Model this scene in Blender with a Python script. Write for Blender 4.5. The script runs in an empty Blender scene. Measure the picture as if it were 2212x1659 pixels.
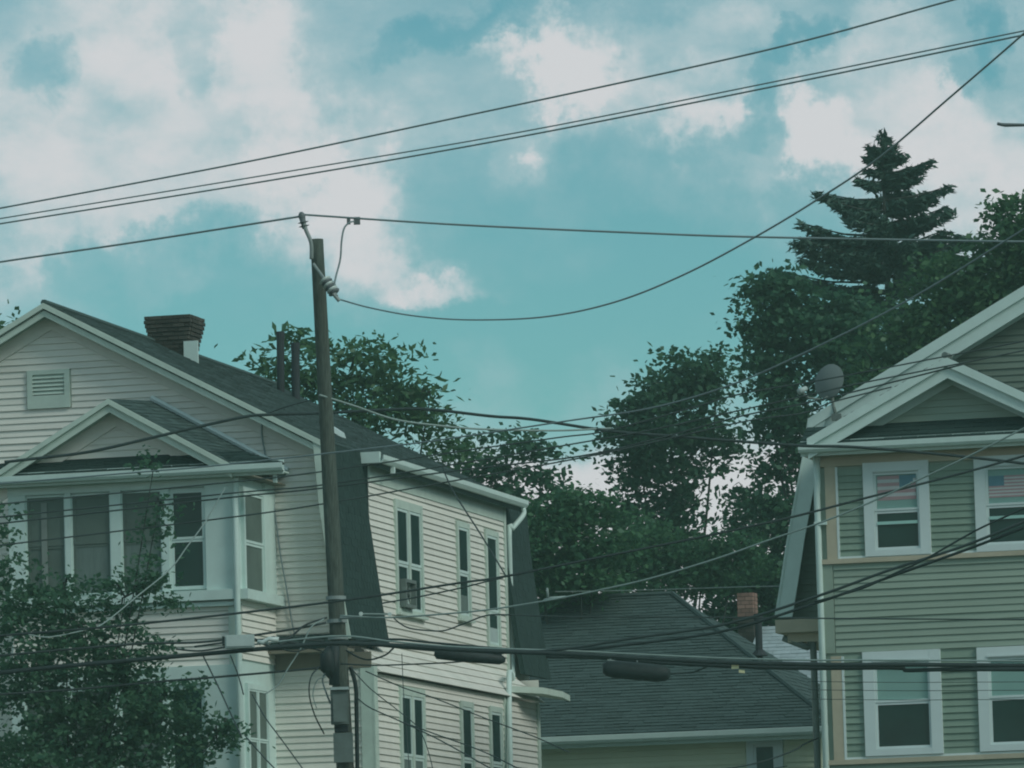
import bpy, math, random
import numpy as np
from mathutils import Vector, Matrix
random.seed(7); rng = np.random.default_rng(7)
scene = bpy.context.scene
COL = scene.collection

# ------------------------------------------------------------------ camera
FOC, CX, CY = 13000.0, 1106.0, 829.5            # long lens; the photo measured on a 2212 x 1659 grid
PITCH = math.atan(1400/13000); ROLL = 0.028
R0 = Vector((1, 0, 0)); FW = Vector((0, math.cos(PITCH), math.sin(PITCH))); U0 = Vector((0, -math.sin(PITCH), math.cos(PITCH)))
RT = R0*math.cos(ROLL) - U0*math.sin(ROLL); UP = R0*math.sin(ROLL) + U0*math.cos(ROLL)
EYE = Vector((0, 0, 1.7))
cam = bpy.data.cameras.new('camera'); cam_ob = bpy.data.objects.new('camera', cam); COL.objects.link(cam_ob)
cam.sensor_width = 36; cam.lens = 36*FOC/2212; cam.clip_start = 0.5; cam.clip_end = 5000
cam_ob.matrix_world = Matrix(((RT.x, UP.x, -FW.x, EYE.x), (RT.y, UP.y, -FW.y, EYE.y), (RT.z, UP.z, -FW.z, EYE.z), (0, 0, 0, 1)))
scene.camera = cam_ob

# ------------------------------------------------------------------ exposure
scene.view_settings.view_transform = 'Standard'; scene.view_settings.look = 'None'
scene.view_settings.exposure = 0; scene.view_settings.gamma = 1
scene.cycles.filter_width = 2.0
scene.cycles.max_bounces = 6; scene.cycles.transparent_max_bounces = 12

# ------------------------------------------------------------------ sun
SUN_DIR = Vector((0.62, -0.50, 0.60)).normalized()        # towards the sun, veiled by cloud
sl = bpy.data.lights.new('sun', 'SUN'); sl.energy = 1.5; sl.angle = math.radians(22); sl.color = (1, .96, .88)
so = bpy.data.objects.new('sun', sl); COL.objects.link(so); so.location = (40, 20, 60)
so.rotation_euler = SUN_DIR.to_track_quat('Z', 'Y').to_euler()

# ------------------------------------------------------------------ world: sky with broken cloud
world = bpy.data.worlds.new('World'); scene.world = world; world.use_nodes = True
nt = world.node_tree; nt.nodes.clear()
def N(t, **kw):
    n = nt.nodes.new(t)
    for k, v in kw.items(): setattr(n, k, v)
    return n
def plug(sock, v):
    if hasattr(v, 'is_linked') or isinstance(v, bpy.types.NodeSocket): nt.links.new(v, sock)
    else: sock.default_value = v
def mth(op, a, b=0.0, c=0.0, clamp=False):
    n = N('ShaderNodeMath', operation=op, use_clamp=clamp)
    for i, v in enumerate((a, b, c)): plug(n.inputs[i], v)
    return n.outputs[0]
def vmt(op, a, b=(0, 0, 0), out=0):
    n = N('ShaderNodeVectorMath', operation=op); plug(n.inputs[0], a); plug(n.inputs[1], b)
    return n.outputs[out]
def ramp(v, a, b, lo=0.0, hi=1.0, kind='SMOOTHSTEP'):
    n = N('ShaderNodeMapRange', interpolation_type=kind); plug(n.inputs[0], v)
    for i, x in enumerate((a, b, lo, hi)): n.inputs[i+1].default_value = x
    return n.outputs[0]
def mixc(f, a, b):
    n = N('ShaderNodeMix', data_type='RGBA'); plug(n.inputs[0], f); plug(n.inputs[6], a); plug(n.inputs[7], b)
    return n.outputs[2]
def noise(v, scale, detail, rough=.55):
    n = N('ShaderNodeTexNoise'); plug(n.inputs['Vector'], v); n.inputs['Scale'].default_value = scale
    n.inputs['Detail'].default_value = detail; n.inputs['Roughness'].default_value = rough
    return n
sky = N('ShaderNodeTexSky', sky_type='NISHITA', sun_disc=False)
sky.sun_elevation = math.asin(SUN_DIR.z); sky.sun_rotation = math.atan2(SUN_DIR.x, SUN_DIR.y)
sky.air_density = 1.0; sky.dust_density = 1.0; sky.ozone_density = 1.0
DIR = N('ShaderNodeTexCoord').outputs['Generated']
dx = vmt('DOT_PRODUCT', DIR, tuple(RT), 1); dy = vmt('DOT_PRODUCT', DIR, tuple(UP), 1); dz = vmt('DOT_PRODUCT', DIR, tuple(FW), 1)
zz = mth('MAXIMUM', dz, 0.05); ahead = ramp(dz, 0.93, 0.97)
ax = mth('MULTIPLY', mth('DIVIDE', dx, zz), 13.0); ay = mth('MULTIPLY', mth('DIVIDE', dy, zz), 13.0)
cmb = N('ShaderNodeCombineXYZ'); plug(cmb.inputs[0], ax); plug(cmb.inputs[1], ay)
warp = noise(DIR, 46.0, 7.0, .62).outputs['Color']
warp = vmt('MULTIPLY', vmt('SUBTRACT', warp, (.5, .5, .5)), (.62, .62, 0))
P2 = vmt('ADD', cmb.outputs[0], warp)
CLOUDS = [  # direction of each cloud or gap: x, y, half width, half height (thousandths of the focal grid), weight
 (300,330,620,330,.34),(230,60,520,180,.26),(620,190,170,210,.30),(120,145,140,85,-.40),(415,110,80,130,-.22),(580,330,160,60,-.12),
 (690,395,160,90,.36),(830,500,150,90,.46),(940,580,170,55,.42),(300,600,420,110,-.45),(20,590,90,110,.38),(430,480,200,70,.1),(1250,240,240,90,-.12),
 (1000,55,170,75,-.62),(1160,110,190,110,.58),(1340,180,300,120,.44),(930,560,140,70,.3),(1500,270,140,110,.42),(1480,60,230,80,.22),(1080,340,260,80,-.25),
 (1705,60,60,55,-.55),(1690,125,75,50,-.55),(1640,175,60,50,-.35),(1600,240,70,55,-.40),(1560,330,90,60,-.35),(1660,290,40,60,-.2),(1770,290,150,100,.55),(1950,240,260,150,.34),(2100,380,240,200,.30),(1860,70,160,90,.28),
 (2140,60,70,90,-.65),(2080,170,60,60,-.3),(1180,530,480,230,-.55),(1500,720,620,260,-.7),(620,740,560,170,-.7),(1750,480,120,120,-.4),(100,380,250,110,.12)]
acc = 0.0
for (x, y, rx, ry, w) in CLOUDS:
    c = ((x-CX)/1000, (CY-y)/1000, 0)
    d = vmt('LENGTH', vmt('MULTIPLY', vmt('SUBTRACT', P2, c), (1000/rx, 1000/ry, 0)), out=1)
    acc = mth('ADD', acc, ramp(d, 0.25, 1.15, w, 0.0))
acc = mth('MULTIPLY', acc, ahead)
sq = vmt('MULTIPLY', DIR, (1, 1, 1.7))
fbm = noise(sq, 21.0, 9.0, .60).outputs['Fac']; fine = noise(sq, 64.0, 7.0, .62).outputs['Fac']
dens = mth('ADD', mth('ADD', mth('MULTIPLY', mth('SUBTRACT', fbm, .5), 1.35), mth('MULTIPLY', mth('SUBTRACT', fine, .5), .62)), mth('ADD', acc, .5))
sep = N('ShaderNodeSeparateXYZ'); plug(sep.inputs[0], DIR)
dens = mth('ADD', dens, ramp(sep.outputs[2], .100, .088, 0.0, .75))
mask = mth('ADD', ramp(dens, -.35, .75, 0.0, .42), ramp(dens, .30, .95, 0.0, .58))
CLR_SH = (4.4, 5.7, 6.05, 1); CLR_BR = (6.55, 6.65, 6.85, 1)
cloud = mixc(ramp(dens, .55, 1.1), CLR_SH, CLR_BR)
tint = N('ShaderNodeMix', data_type='RGBA', blend_type='MULTIPLY'); tint.inputs[0].default_value = 1
plug(tint.inputs[6], sky.outputs[0]); SKY_TINT = tint.inputs[7]; SKY_TINT.default_value = (.45, .86, .79, 1)
bg = N('ShaderNodeBackground'); bg.inputs[1].default_value = 0.1
plug(bg.inputs[0], mixc(mask, tint.outputs[2], cloud))
out = N('ShaderNodeOutputWorld'); nt.links.new(bg.outputs[0], out.inputs[0])

# ------------------------------------------------------------------ materials
def mat(name, col, rough=.7, var=.12, scale=3.0, stretch=(1, 1, 1), island=0.0, obrand=0.0, bump=0.0, spec=.3, stain=None, stain_amt=.0):
    m = bpy.data.materials.new(name); m.use_nodes = True; t = m.node_tree; b = t.nodes['Principled BSDF']
    b.inputs['Roughness'].default_value = rough; b.inputs['Specular IOR Level'].default_value = spec
    tc = t.nodes.new('ShaderNodeTexCoord'); mp = t.nodes.new('ShaderNodeMapping'); mp.inputs['Scale'].default_value = stretch
    t.links.new(tc.outputs['Object'], mp.inputs[0])
    nz = t.nodes.new('ShaderNodeTexNoise'); nz.inputs['Scale'].default_value = scale; nz.inputs['Detail'].default_value = 6; nz.inputs['Roughness'].default_value = .65
    t.links.new(mp.outputs[0], nz.inputs['Vector'])
    mr = t.nodes.new('ShaderNodeMapRange'); mr.inputs[1].default_value = .25; mr.inputs[2].default_value = .75
    mr.inputs[3].default_value = 1-var; mr.inputs[4].default_value = 1+var
    t.links.new(nz.outputs['Fac'], mr.inputs[0]); fac = mr.outputs[0]
    def mul(src, amt):
        nonlocal fac
        r = t.nodes.new('ShaderNodeMapRange'); r.inputs[3].default_value = 1-amt; r.inputs[4].default_value = 1+amt
        t.links.new(src, r.inputs[0]); k = t.nodes.new('ShaderNodeMath'); k.operation = 'MULTIPLY'
        t.links.new(r.outputs[0], k.inputs[0]); t.links.new(fac, k.inputs[1]); fac = k.outputs[0]
    if island: mul(t.nodes.new('ShaderNodeNewGeometry').outputs['Random Per Island'], island)
    if obrand: mul(t.nodes.new('ShaderNodeObjectInfo').outputs['Random'], obrand)
    vm = t.nodes.new('ShaderNodeVectorMath'); vm.operation = 'SCALE'; vm.inputs[0].default_value = col[:3]
    t.links.new(fac, vm.inputs['Scale']); last = vm.outputs[0]
    if stain:
        n2 = t.nodes.new('ShaderNodeTexNoise'); n2.inputs['Scale'].default_value = .9; n2.inputs['Detail'].default_value = 7
        t.links.new(tc.outputs['Object'], n2.inputs['Vector'])
        r2 = t.nodes.new('ShaderNodeMapRange'); r2.inputs[1].default_value = .48; r2.inputs[2].default_value = .72; r2.inputs[4].default_value = stain_amt
        t.links.new(n2.outputs['Fac'], r2.inputs[0])
        mx = t.nodes.new('ShaderNodeMix'); mx.data_type = 'RGBA'; mx.inputs[7].default_value = (*stain, 1)
        t.links.new(r2.outputs[0], mx.inputs[0]); t.links.new(last, mx.inputs[6]); last = mx.outputs[2]
    t.links.new(last, b.inputs['Base Color'])
    if bump:
        bp = t.nodes.new('ShaderNodeBump'); bp.inputs['Strength'].default_value = bump; bp.inputs['Distance'].default_value = .02
        t.links.new(nz.outputs['Fac'], bp.inputs['Height']); t.links.new(bp.outputs[0], b.inputs['Normal'])
    return m
M = {}
M['cream'] = mat('cream_siding', (.665, .67, .605), .65, .10, 2.0, obrand=.06, stain=(.50, .57, .50), stain_amt=.35)
M['creamtrim'] = mat('cream_trim_paint', (.47, .585, .51), .6, .12, 4.0, stain=(.38, .47, .42), stain_amt=.5)
M['white'] = mat('white_trim_paint', (.53, .68, .635), .5, .08, 4.0, stain=(.42, .52, .48), stain_amt=.3)
M['vinyl'] = mat('white_vinyl_window', (.57, .68, .67), .4, .04, 3.0)
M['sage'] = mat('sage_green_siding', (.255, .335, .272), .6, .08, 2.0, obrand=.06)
M['sagedark'] = mat('dark_olive_siding', (.145, .195, .158), .7, .12, 2.0, obrand=.08)  # main wall siding, a darker tone than the bay
M['panelgreen'] = mat('green_panel_siding', (.20, .285, .225), .6, .08, 2.0, obrand=.06)
M['tan'] = mat('tan_trim_paint', (.43, .40, .30), .6, .10, 5.0, stain=(.30, .28, .20), stain_amt=.4)
M['tanside'] = mat('tan_siding', (.60, .65, .48), .65, .08, 2.0, obrand=.06)
M['shingle'] = mat('dark_asphalt_shingle', (.050, .080, .075), .95, .25, 30.0, island=.28, spec=.1)
M['shinglelt'] = mat('charcoal_asphalt_shingle', (.058, .090, .086), .95, .22, 30.0, island=.12, spec=.1)
M['mansard'] = mat('black_slate_shingle', (.024, .048, .044), .9, .2, 20.0, island=.12, spec=.15)
M['greyroof'] = mat('pale_grey_roofing', (.30, .37, .38), .8, .15, 6.0, island=.1)
M['brick'] = mat('old_red_brick', (.050, .049, .040), .9, .25, 12.0, obrand=.35, bump=.5)
M['brickred'] = mat('orange_red_brick', (.22, .135, .105), .9, .2, 9.0, obrand=.25)
M['mortar'] = mat('mortar', (.045, .047, .04), .95, .2, 14.0)
M['wood'] = mat('weathered_pole_wood', (.070, .092, .077), .9, .6, 5.0, stretch=(9, 9, .55), bump=.7, stain=(.06, .062, .048), stain_amt=.6)
M['metal'] = mat('galvanised_metal', (.20, .25, .24), .5, .2, 9.0, spec=.5)
M['dullbox'] = mat('weathered_grey_box', (.13, .17, .155), .6, .2, 6.0)
M['palebox'] = mat('pale_terminal_plastic', (.36, .45, .43), .55, .15, 6.0)
M['rubber'] = mat('black_cable_jacket', (.020, .034, .034), .6, .2, 5.0)
M['wire'] = mat('grey_wire', (.19, .25, .255), .5, .15, 4.0)
M['darkwire'] = mat('dark_weathered_wire', (.030, .048, .047), .6, .2, 4.0)
M['softcurtain'] = mat('dim_curtain', (.125, .175, .16), .9, .2, 2.5, stretch=(6, 6, 1))
M['lightwire'] = mat('pale_wire', (.22, .30, .28), .5, .15, 4.0)
M['soffit'] = mat('eave_shade_brown', (.17, .165, .125), .8, .2, 4.0)  # tan darkened to brown: shade under the eaves put into the colour
M['pipe'] = mat('black_iron_pipe', (.022, .03, .034), .7, .2, 8.0)
M['polymer'] = mat('grey_polymer_insulator', (.10, .125, .13), .5, .1, 8.0)
M['ceramic'] = mat('pale_ceramic', (.45, .55, .52), .3, .05, 8.0, spec=.5)
M['bark'] = mat('bark', (.040, .050, .043), .95, .3, 8.0, bump=.5)
M['darkscreen'] = mat('dark_storm_screen', (.020, .046, .042), .85, .35, 1.8, spec=.05)
M['screen'] = mat('insect_screen', (.10, .14, .12), .75, .25, 1.3)
M['curtain'] = mat('pale_curtain', (.20, .24, .22), .9, .15, 3.0)
M['shade'] = mat('pale_green_blind', (.34, .60, .54), .8, .05, 2.0)
M['flagred'] = mat('faded_red_cloth', (.64, .43, .45), .9, .08, 4.0)
M['flagwhite'] = mat('white_cloth', (.78, .84, .84), .9, .06, 4.0)
M['flagblue'] = mat('faded_blue_cloth', (.17, .37, .46), .9, .08, 4.0)
M['dish'] = mat('grey_painted_dish', (.115, .15, .145), .6, .08, 3.0)
M['tag'] = mat('yellow_white_tag', (.70, .68, .40), .4, .05, 3.0)
M['ground'] = mat('dry_grass_ground', (.07, .09, .045), .95, .4, .6)
M['asphalt'] = mat('asphalt', (.05, .052, .052), .9, .25, 2.0)
def glass(name, col, rough=.08, clear=0.0):
    m = bpy.data.materials.new(name); m.use_nodes = True; t = m.node_tree; b = t.nodes['Principled BSDF']
    tc = t.nodes.new('ShaderNodeTexCoord'); nz = t.nodes.new('ShaderNodeTexNoise'); nz.inputs['Scale'].default_value = 1.6; nz.inputs['Detail'].default_value = 3
    t.links.new(tc.outputs['Object'], nz.inputs['Vector'])
    vm = t.nodes.new('ShaderNodeVectorMath'); vm.operation = 'SCALE'; vm.inputs[0].default_value = col
    mr = t.nodes.new('ShaderNodeMapRange'); mr.inputs[3].default_value = .5; mr.inputs[4].default_value = 1.5
    t.links.new(nz.outputs['Fac'], mr.inputs[0]); t.links.new(mr.outputs[0], vm.inputs['Scale']); t.links.new(vm.outputs[0], b.inputs['Base Color'])
    b.inputs['Roughness'].default_value = rough; b.inputs['Specular IOR Level'].default_value = .22
    bp = t.nodes.new('ShaderNodeBump'); bp.inputs['Strength'].default_value = .06; t.links.new(nz.outputs['Fac'], bp.inputs['Height']); t.links.new(bp.outputs[0], b.inputs['Normal'])
    if clear:
        tr = t.nodes.new('ShaderNodeBsdfTransparent'); mx = t.nodes.new('ShaderNodeMixShader'); mx.inputs[0].default_value = clear
        t.links.new(b.outputs[0], mx.inputs[1]); t.links.new(tr.outputs[0], mx.inputs[2]); t.links.new(mx.outputs[0], t.nodes['Material Output'].inputs[0])
    return m
M['glass'] = glass('dark_window_glass', (.014, .046, .038), .14)
M['glassmid'] = glass('hazy_window_glass', (.045, .10, .09), .12)
M['glassclear'] = glass('clear_window_glass', (.03, .04, .04), .06, .88)
def leafmat(name, c1, c2, trans=.45):
    m = bpy.data.materials.new(name); m.use_nodes = True; t = m.node_tree; t.nodes.remove(t.nodes['Principled BSDF'])
    g = t.nodes.new('ShaderNodeNewGeometry'); mx = t.nodes.new('ShaderNodeMix'); mx.data_type = 'RGBA'
    mx.inputs[6].default_value = (*c1, 1); mx.inputs[7].default_value = (*c2, 1); t.links.new(g.outputs['Random Per Island'], mx.inputs[0])
    d = t.nodes.new('ShaderNodeBsdfDiffuse'); tl = t.nodes.new('ShaderNodeBsdfTranslucent'); s = t.nodes.new('ShaderNodeMixShader'); s.inputs[0].default_value = trans
    gl = t.nodes.new('ShaderNodeBsdfGlossy'); gl.inputs['Roughness'].default_value = .45; gl.inputs['Color'].default_value = (.5, .6, .6, 1)
    s2 = t.nodes.new('ShaderNodeMixShader'); s2.inputs[0].default_value = .025
    for x in (d, tl): t.links.new(mx.outputs[2], x.inputs[0])
    t.links.new(d.outputs[0], s.inputs[1]); t.links.new(tl.outputs[0], s.inputs[2]); t.links.new(s.outputs[0], s2.inputs[1]); t.links.new(gl.outputs[0], s2.inputs[2])
    t.links.new(s2.outputs[0], t.nodes['Material Output'].inputs[0])
    return m
M['leafmaple'] = leafmat('maple_leaf', (.030, .100, .060), (.062, .155, .080))
M['leafash'] = leafmat('ash_leaf', (.040, .118, .056), (.080, .172, .072))
M['leafspruce'] = leafmat('spruce_needles', (.030, .072, .060), (.062, .120, .088), .15)
M['leafshrub'] = leafmat('undergrowth_leaf', (.038, .120, .062), (.074, .180, .080))
M['leafstreet'] = leafmat('street_tree_leaf', (.044, .128, .076), (.082, .185, .100))

# ------------------------------------------------------------------ helpers
def ray(x, y): return FW + RT*((x-CX)/FOC) + UP*((CY-y)/FOC)
def at(x, y, d): return EYE + ray(x, y)*d                       # photo sight line -> point at a true distance
AZ = math.atan(3300/13074)                                      # bearing of the side walls
class Frame:                                                     # house axes: u right along the front, s back, z up
    def __init__(self, p, az=AZ):
        self.o = Vector((p.x, p.y, 0)); self.az = az
        self.u = Vector((math.cos(az), -math.sin(az), 0)); self.s = Vector((math.sin(az), math.cos(az), 0))
    def loc(self, P): v = P-self.o; return (v.dot(self.u), v.dot(self.s), P.z)
    def S(self, x, y, s):
        d = ray(x, y); t = (s-(EYE-self.o).dot(self.s))/d.dot(self.s); return self.loc(EYE+d*t)
    def U(self, x, y, u):
        d = ray(x, y); t = (u-(EYE-self.o).dot(self.u))/d.dot(self.u); return self.loc(EYE+d*t)
    def root(self, name, label, cat, group=None):
        e = bpy.data.objects.new(name, None); COL.objects.link(e); e.location = self.o; e.rotation_euler = (0, 0, -self.az)
        e['label'] = label; e['category'] = cat; e.empty_display_size = .5
        if group: e['group'] = group
        return e
class MB:
    def __init__(self): self.v = []; self.f = []; self.mi = []
    def face(self, pts, m=0):
        i = len(self.v); self.v += [tuple(p) for p in pts]; self.f.append(tuple(range(i, i+len(pts)))); self.mi.append(m)
    def hexa(self, p, m=0):                                       # 8 points: bottom ring, top ring
        i = len(self.v); self.v += [tuple(q) for q in p]
        for q in ((0, 3, 2, 1), (4, 5, 6, 7), (0, 1, 5, 4), (1, 2, 6, 5), (2, 3, 7, 6), (3, 0, 4, 7)):
            self.f.append(tuple(i+k for k in q)); self.mi.append(m)
        return self
    def box(self, a0, a1, b0, b1, c0, c1, m=0):
        return self.hexa([(a0, b0, c0), (a1, b0, c0), (a1, b1, c0), (a0, b1, c0), (a0, b0, c1), (a1, b0, c1), (a1, b1, c1), (a0, b1, c1)], m)
    def prism(self, pts, d, m=0):                                 # polygon extruded along vector d
        i = len(self.v); n = len(pts); self.v += [tuple(p) for p in pts] + [tuple(Vector(p)+Vector(d)) for p in pts]
        self.f.append(tuple(range(i, i+n))); self.mi.append(m); self.f.append(tuple(range(i+2*n-1, i+n-1, -1))); self.mi.append(m)
        for k in range(n):
            self.f.append((i+k, i+n+k, i+n+(k+1) % n, i+(k+1) % n)); self.mi.append(m)
        return self
    def tube(self, pts, rad, n=8, cap=True, m=0):
        pts = [Vector(p) for p in pts]; k = len(pts); rad = rad if hasattr(rad, '__len__') else [rad]*k
        i0 = len(self.v); ref = None
        for j, p in enumerate(pts):
            t = (pts[min(j+1, k-1)]-pts[max(j-1, 0)]).normalized()
            if ref is None: ref = Vector((0, 0, 1)) if abs(t.z) < .9 else Vector((1, 0, 0))
            a = t.cross(ref).normalized(); b = t.cross(a).normalized(); ref = -b if ref.dot(b) < 0 else b
            for q in range(n):
                an = 2*math.pi*q/n; self.v.append(tuple(p+(a*math.cos(an)+b*math.sin(an))*rad[j]))
        for j in range(k-1):
            for q in range(n):
                self.f.append((i0+j*n+q, i0+j*n+(q+1) % n, i0+(j+1)*n+(q+1) % n, i0+(j+1)*n+q)); self.mi.append(m)
        if cap:
            self.f.append(tuple(i0+q for q in range(n-1, -1, -1))); self.mi.append(m)
            self.f.append(tuple(i0+(k-1)*n+q for q in range(n))); self.mi.append(m)
        return self
    def build(self, name, mats, parent=None, smooth=False, kind=None, loc=None):
        me = bpy.data.meshes.new(name); me.from_pydata(self.v, [], self.f)
        mats = mats if isinstance(mats, (list, tuple)) else [mats]
        for x in mats: me.materials.append(M[x] if isinstance(x, str) else x)
        me.polygons.foreach_set('material_index', self.mi)
        if smooth: me.polygons.foreach_set('use_smooth', [True]*len(self.f))
        me.update()
        return link(name, me, parent, kind, loc)
def link(name, me, parent=None, kind=None, loc=None):
    o = bpy.data.objects.new(name, me); COL.objects.link(o)
    if parent: o.parent = parent
    if kind: o['kind'] = kind
    if loc is not None: o.location = loc
    return o
def tag(o, label, cat, group=None):
    o['label'] = label; o['category'] = cat
    if group: o['group'] = group
    return o
def spline(pts, step=8):
    pts = [Vector(p) for p in pts]; out = []
    if len(pts) < 3: return pts
    P = [pts[0]*2-pts[1]] + pts + [pts[-1]*2-pts[-2]]
    for i in range(1, len(P)-2):
        a, b, c, d = P[i-1:i+3]
        for k in range(step):
            t = k/step; out.append(.5*((2*b)+(c-a)*t+(2*a-5*b+4*c-d)*t*t+(3*b-a-3*c+d)*t**3))
    return out+[pts[-1]]

# clapboards: a wedge of unit length, thick at its lower edge; every board is an object sharing one mesh
EXPO = .1
def wedge(mname):
    me = bpy.data.meshes.new('clapboard_'+mname); h = EXPO
    v = [(0, 0, 0), (1, 0, 0), (1, -.029, 0), (0, -.029, 0), (0, 0, h), (1, 0, h), (1, -.007, h), (0, -.007, h)]
    me.from_pydata(v, [], [(3, 2, 1, 0), (4, 5, 6, 7), (3, 7, 6, 2), (0, 1, 5, 4), (2, 6, 5, 1), (0, 4, 7, 3)])
    me.materials.append(M[mname]); me.update(); return me
WEDGE = {k: wedge(k) for k in ('cream', 'sage', 'sagedark', 'panelgreen', 'tanside')}
def cut(iv, h0, h1):
    o = []
    for a, b in iv:
        if h1 <= a or h0 >= b: o.append((a, b)); continue
        if h0 > a: o.append((a, h0))
        if h1 < b: o.append((h1, b))
    return o
def siding(parent, mname, plane, off, z0, z1, rng_fn, holes=(), joined=False, expo=EXPO):
    """plane 'F': faces -s at s=off; plane 'R': faces +u at u=off. holes: (a0,a1,z0,z1)"""
    mb = MB(); n = int(round((z1-z0)/expo))
    for i in range(n):
        z = z0+i*expo; zc = z+expo/2; r = rng_fn(zc) if callable(rng_fn) else rng_fn
        if r[1]-r[0] < .08: continue
        iv = [r]
        for h in holes:
            if h[2] < zc < h[3]: iv = cut(iv, h[0], h[1])
        if not joined and random.random() < .12:
            long = max(iv, key=lambda q: q[1]-q[0], default=(0, 0))
            if long[1]-long[0] > 2.2:                                   # butt joint between two lengths of board
                iv.remove(long); m_ = long[0]+(long[1]-long[0])*random.uniform(.25, .75); iv += [(long[0], m_-.002), (m_+.003, long[1])]
        for a, b in iv:
            if b-a < .05: continue
            if joined:
                if plane == 'F': mb.hexa([(a, off, z), (b, off, z), (b, off-.026, z), (a, off-.026, z), (a, off, z+expo), (b, off, z+expo), (b, off-.007, z+expo), (a, off-.007, z+expo)][::1])
                else: mb.hexa([(off, a, z), (off, b, z), (off+.026, b, z), (off+.026, a, z), (off, a, z+expo), (off, b, z+expo), (off+.007, b, z+expo), (off+.007, a, z+expo)])
            else:
                o = link('clapboard', WEDGE[mname], parent)
                o.location = (a, off, z) if plane == 'F' else (off, a, z)
                if plane == 'R': o.rotation_euler = (0, 0, math.pi/2)
                o.scale = (b-a, random.uniform(.85, 1.2), expo/EXPO); o.rotation_euler.y = random.uniform(-.0012, .0012)
    if joined and mb.f: mb.build('clapboard_courses', mname, parent, kind='stuff')

def shingles(mb, bl, br, tr, tl, expo=.14, tab=.30, thick=.012, jitter=.012, m=0):
    bl, br, tr, tl = map(Vector, (bl, br, tr, tl))
    L = ((tl-bl).length+(tr-br).length)/2; n = max(1, int(round(L/expo)))
    nr = (br-bl).cross(tl-bl).normalized()
    for i in range(n):
        t0, t1 = i/n, min(1, (i+1.15)/n)
        a0, b0 = bl.lerp(tl, t0), br.lerp(tr, t0); a1, b1 = bl.lerp(tl, t1), br.lerp(tr, t1)
        w = max((b0-a0).length, .05); k = max(1, int(w/tab)); sh = (i % 2)*.5/k
        ed = [0.0]+[min(1, max(0, (j+.5*(i % 2)+random.uniform(-.06, .06))/k)) for j in range(1 if not i % 2 else 0, k)]+[1.0]
        for j in range(len(ed)-1):
            if ed[j+1]-ed[j] < .002: continue
            e0, e1 = ed[j]+.004/w, ed[j+1]-.004/w
            q = [a0.lerp(b0, e0), a0.lerp(b0, e1), a1.lerp(b1, e1), a1.lerp(b1, e0)]
            dn = (bl-tl).normalized()*random.uniform(0, jitter); h = thick*random.uniform(.8, 1.7)
            low = [q[0]+dn, q[1]+dn]; base = nr*.002
            top = [low[0]+nr*h, low[1]+nr*h, q[2]+nr*.004, q[3]+nr*.004]
            mb.face(top, m); mb.face([low[0]+base, low[1]+base, top[1], top[0]], m)
            mb.face([low[1]+base, q[2]+base, top[2], top[1]], m); mb.face([q[3]+base, low[0]+base, top[0], top[3]], m)

def window(house, plane, off, a0, a1, z0, z1, trim=.10, tm='white', sash='white', split=.5, up='glass', lo='glass', mull=0, proud=.055, sill=True, sashw=.045, label=None, head=.0, drape=()):
    """trim ring outside a0..a1 / z0..z1 (glass opening)."""
    def bx(mb, x0, x1, n0, n1, c0, c1):
        if plane == 'F': mb.box(x0, x1, off-n1, off-n0, c0, c1)
        else: mb.box(off+n0, off+n1, x0, x1, c0, c1)
    mb = MB(); T = trim
    bx(mb, a0-T, a0, .0, proud, z0-T*.6, z1+T+head); bx(mb, a1, a1+T, .0, proud, z0-T*.6, z1+T+head)
    bx(mb, a0, a1, .0, proud-.003, z1, z1+T+head); bx(mb, a0, a1, .0, proud-.003, z0-T*.6, z0)
    w = mb.build('window', tm, house)
    if label: w['label'] = label
    if sill:
        s = MB(); bx(s, a0-T-.03, a1+T+.03, 0, proud+.045, z0-T*.6-.045, z0-T*.6-.002); s.build('sill', tm, w)
    cols = [(a0, a1)]
    if mull:
        mid = (a0+a1)/2; cols = [(a0, mid-mull/2), (mid+mull/2, a1)]
        s = MB(); bx(s, mid-mull/2+.002, mid+mull/2-.002, 0, proud-.006, z0+.002, z1-.002); s.build('mullion', tm, w)
    zs = z0+(z1-z0)*split
    for (c0, c1) in cols:
        for (za, zb, pm, n) in ((zs, z1, up, .030), (z0, zs, lo, .020)):
            s = MB(); k = sashw
            bx(s, c0+.002, c0+k, .006, n+.012, za+.002, zb-.002); bx(s, c1-k, c1-.002, .006, n+.012, za+.002, zb-.002)
            bx(s, c0+k, c1-k, .006, n+.011, zb-k, zb-.002); bx(s, c0+k, c1-k, .006, n+.011, za+.002, za+k)
            s.build('sash', sash, w)
            for (f0, f1, h0, h1, dm_) in (drape if pm == lo and za == z0 else ()):
                q_ = MB(); bx(q_, c0+k+(c1-c0-2*k)*f0, c0+k+(c1-c0-2*k)*f1, n-.0015, n+.003, z0+k+(z1-z0)*h0, min(zb-k, z0+k+(z1-z0)*h1)); q_.build('curtain', dm_, w)
            g = MB(); bx(g, c0+k-.004, c1-k+.004, n-.008, n-.002, za+k-.004, zb-k+.004); g.build('pane', pm, w)
    return w
def downspout(parent, pts, r=.05, m='white', name='downspout'):
    return MB().tube(pts, r, 8).build(name, m, parent, smooth=True)

# ------------------------------------------------------------------ setting
g = MB(); g.face([(-600, -100, 0), (600, -100, 0), (600, 1200, 0), (-600, 1200, 0)]); o = g.build('ground', 'ground', kind='structure')
Lf = Frame(at(803, 1430, 90))
a, b = Lf.o, Lf.u
rd = MB(); c0 = a - Lf.s*8.5; c1 = a - Lf.s*17.5
rd.hexa([c1-b*90, c1+b*90, c0+b*90, c0-b*90] + [p+Vector((0, 0, .012)) for p in (c1-b*90, c1+b*90, c0+b*90, c0-b*90)]); rd.build('street', 'asphalt', kind='structure')

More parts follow.
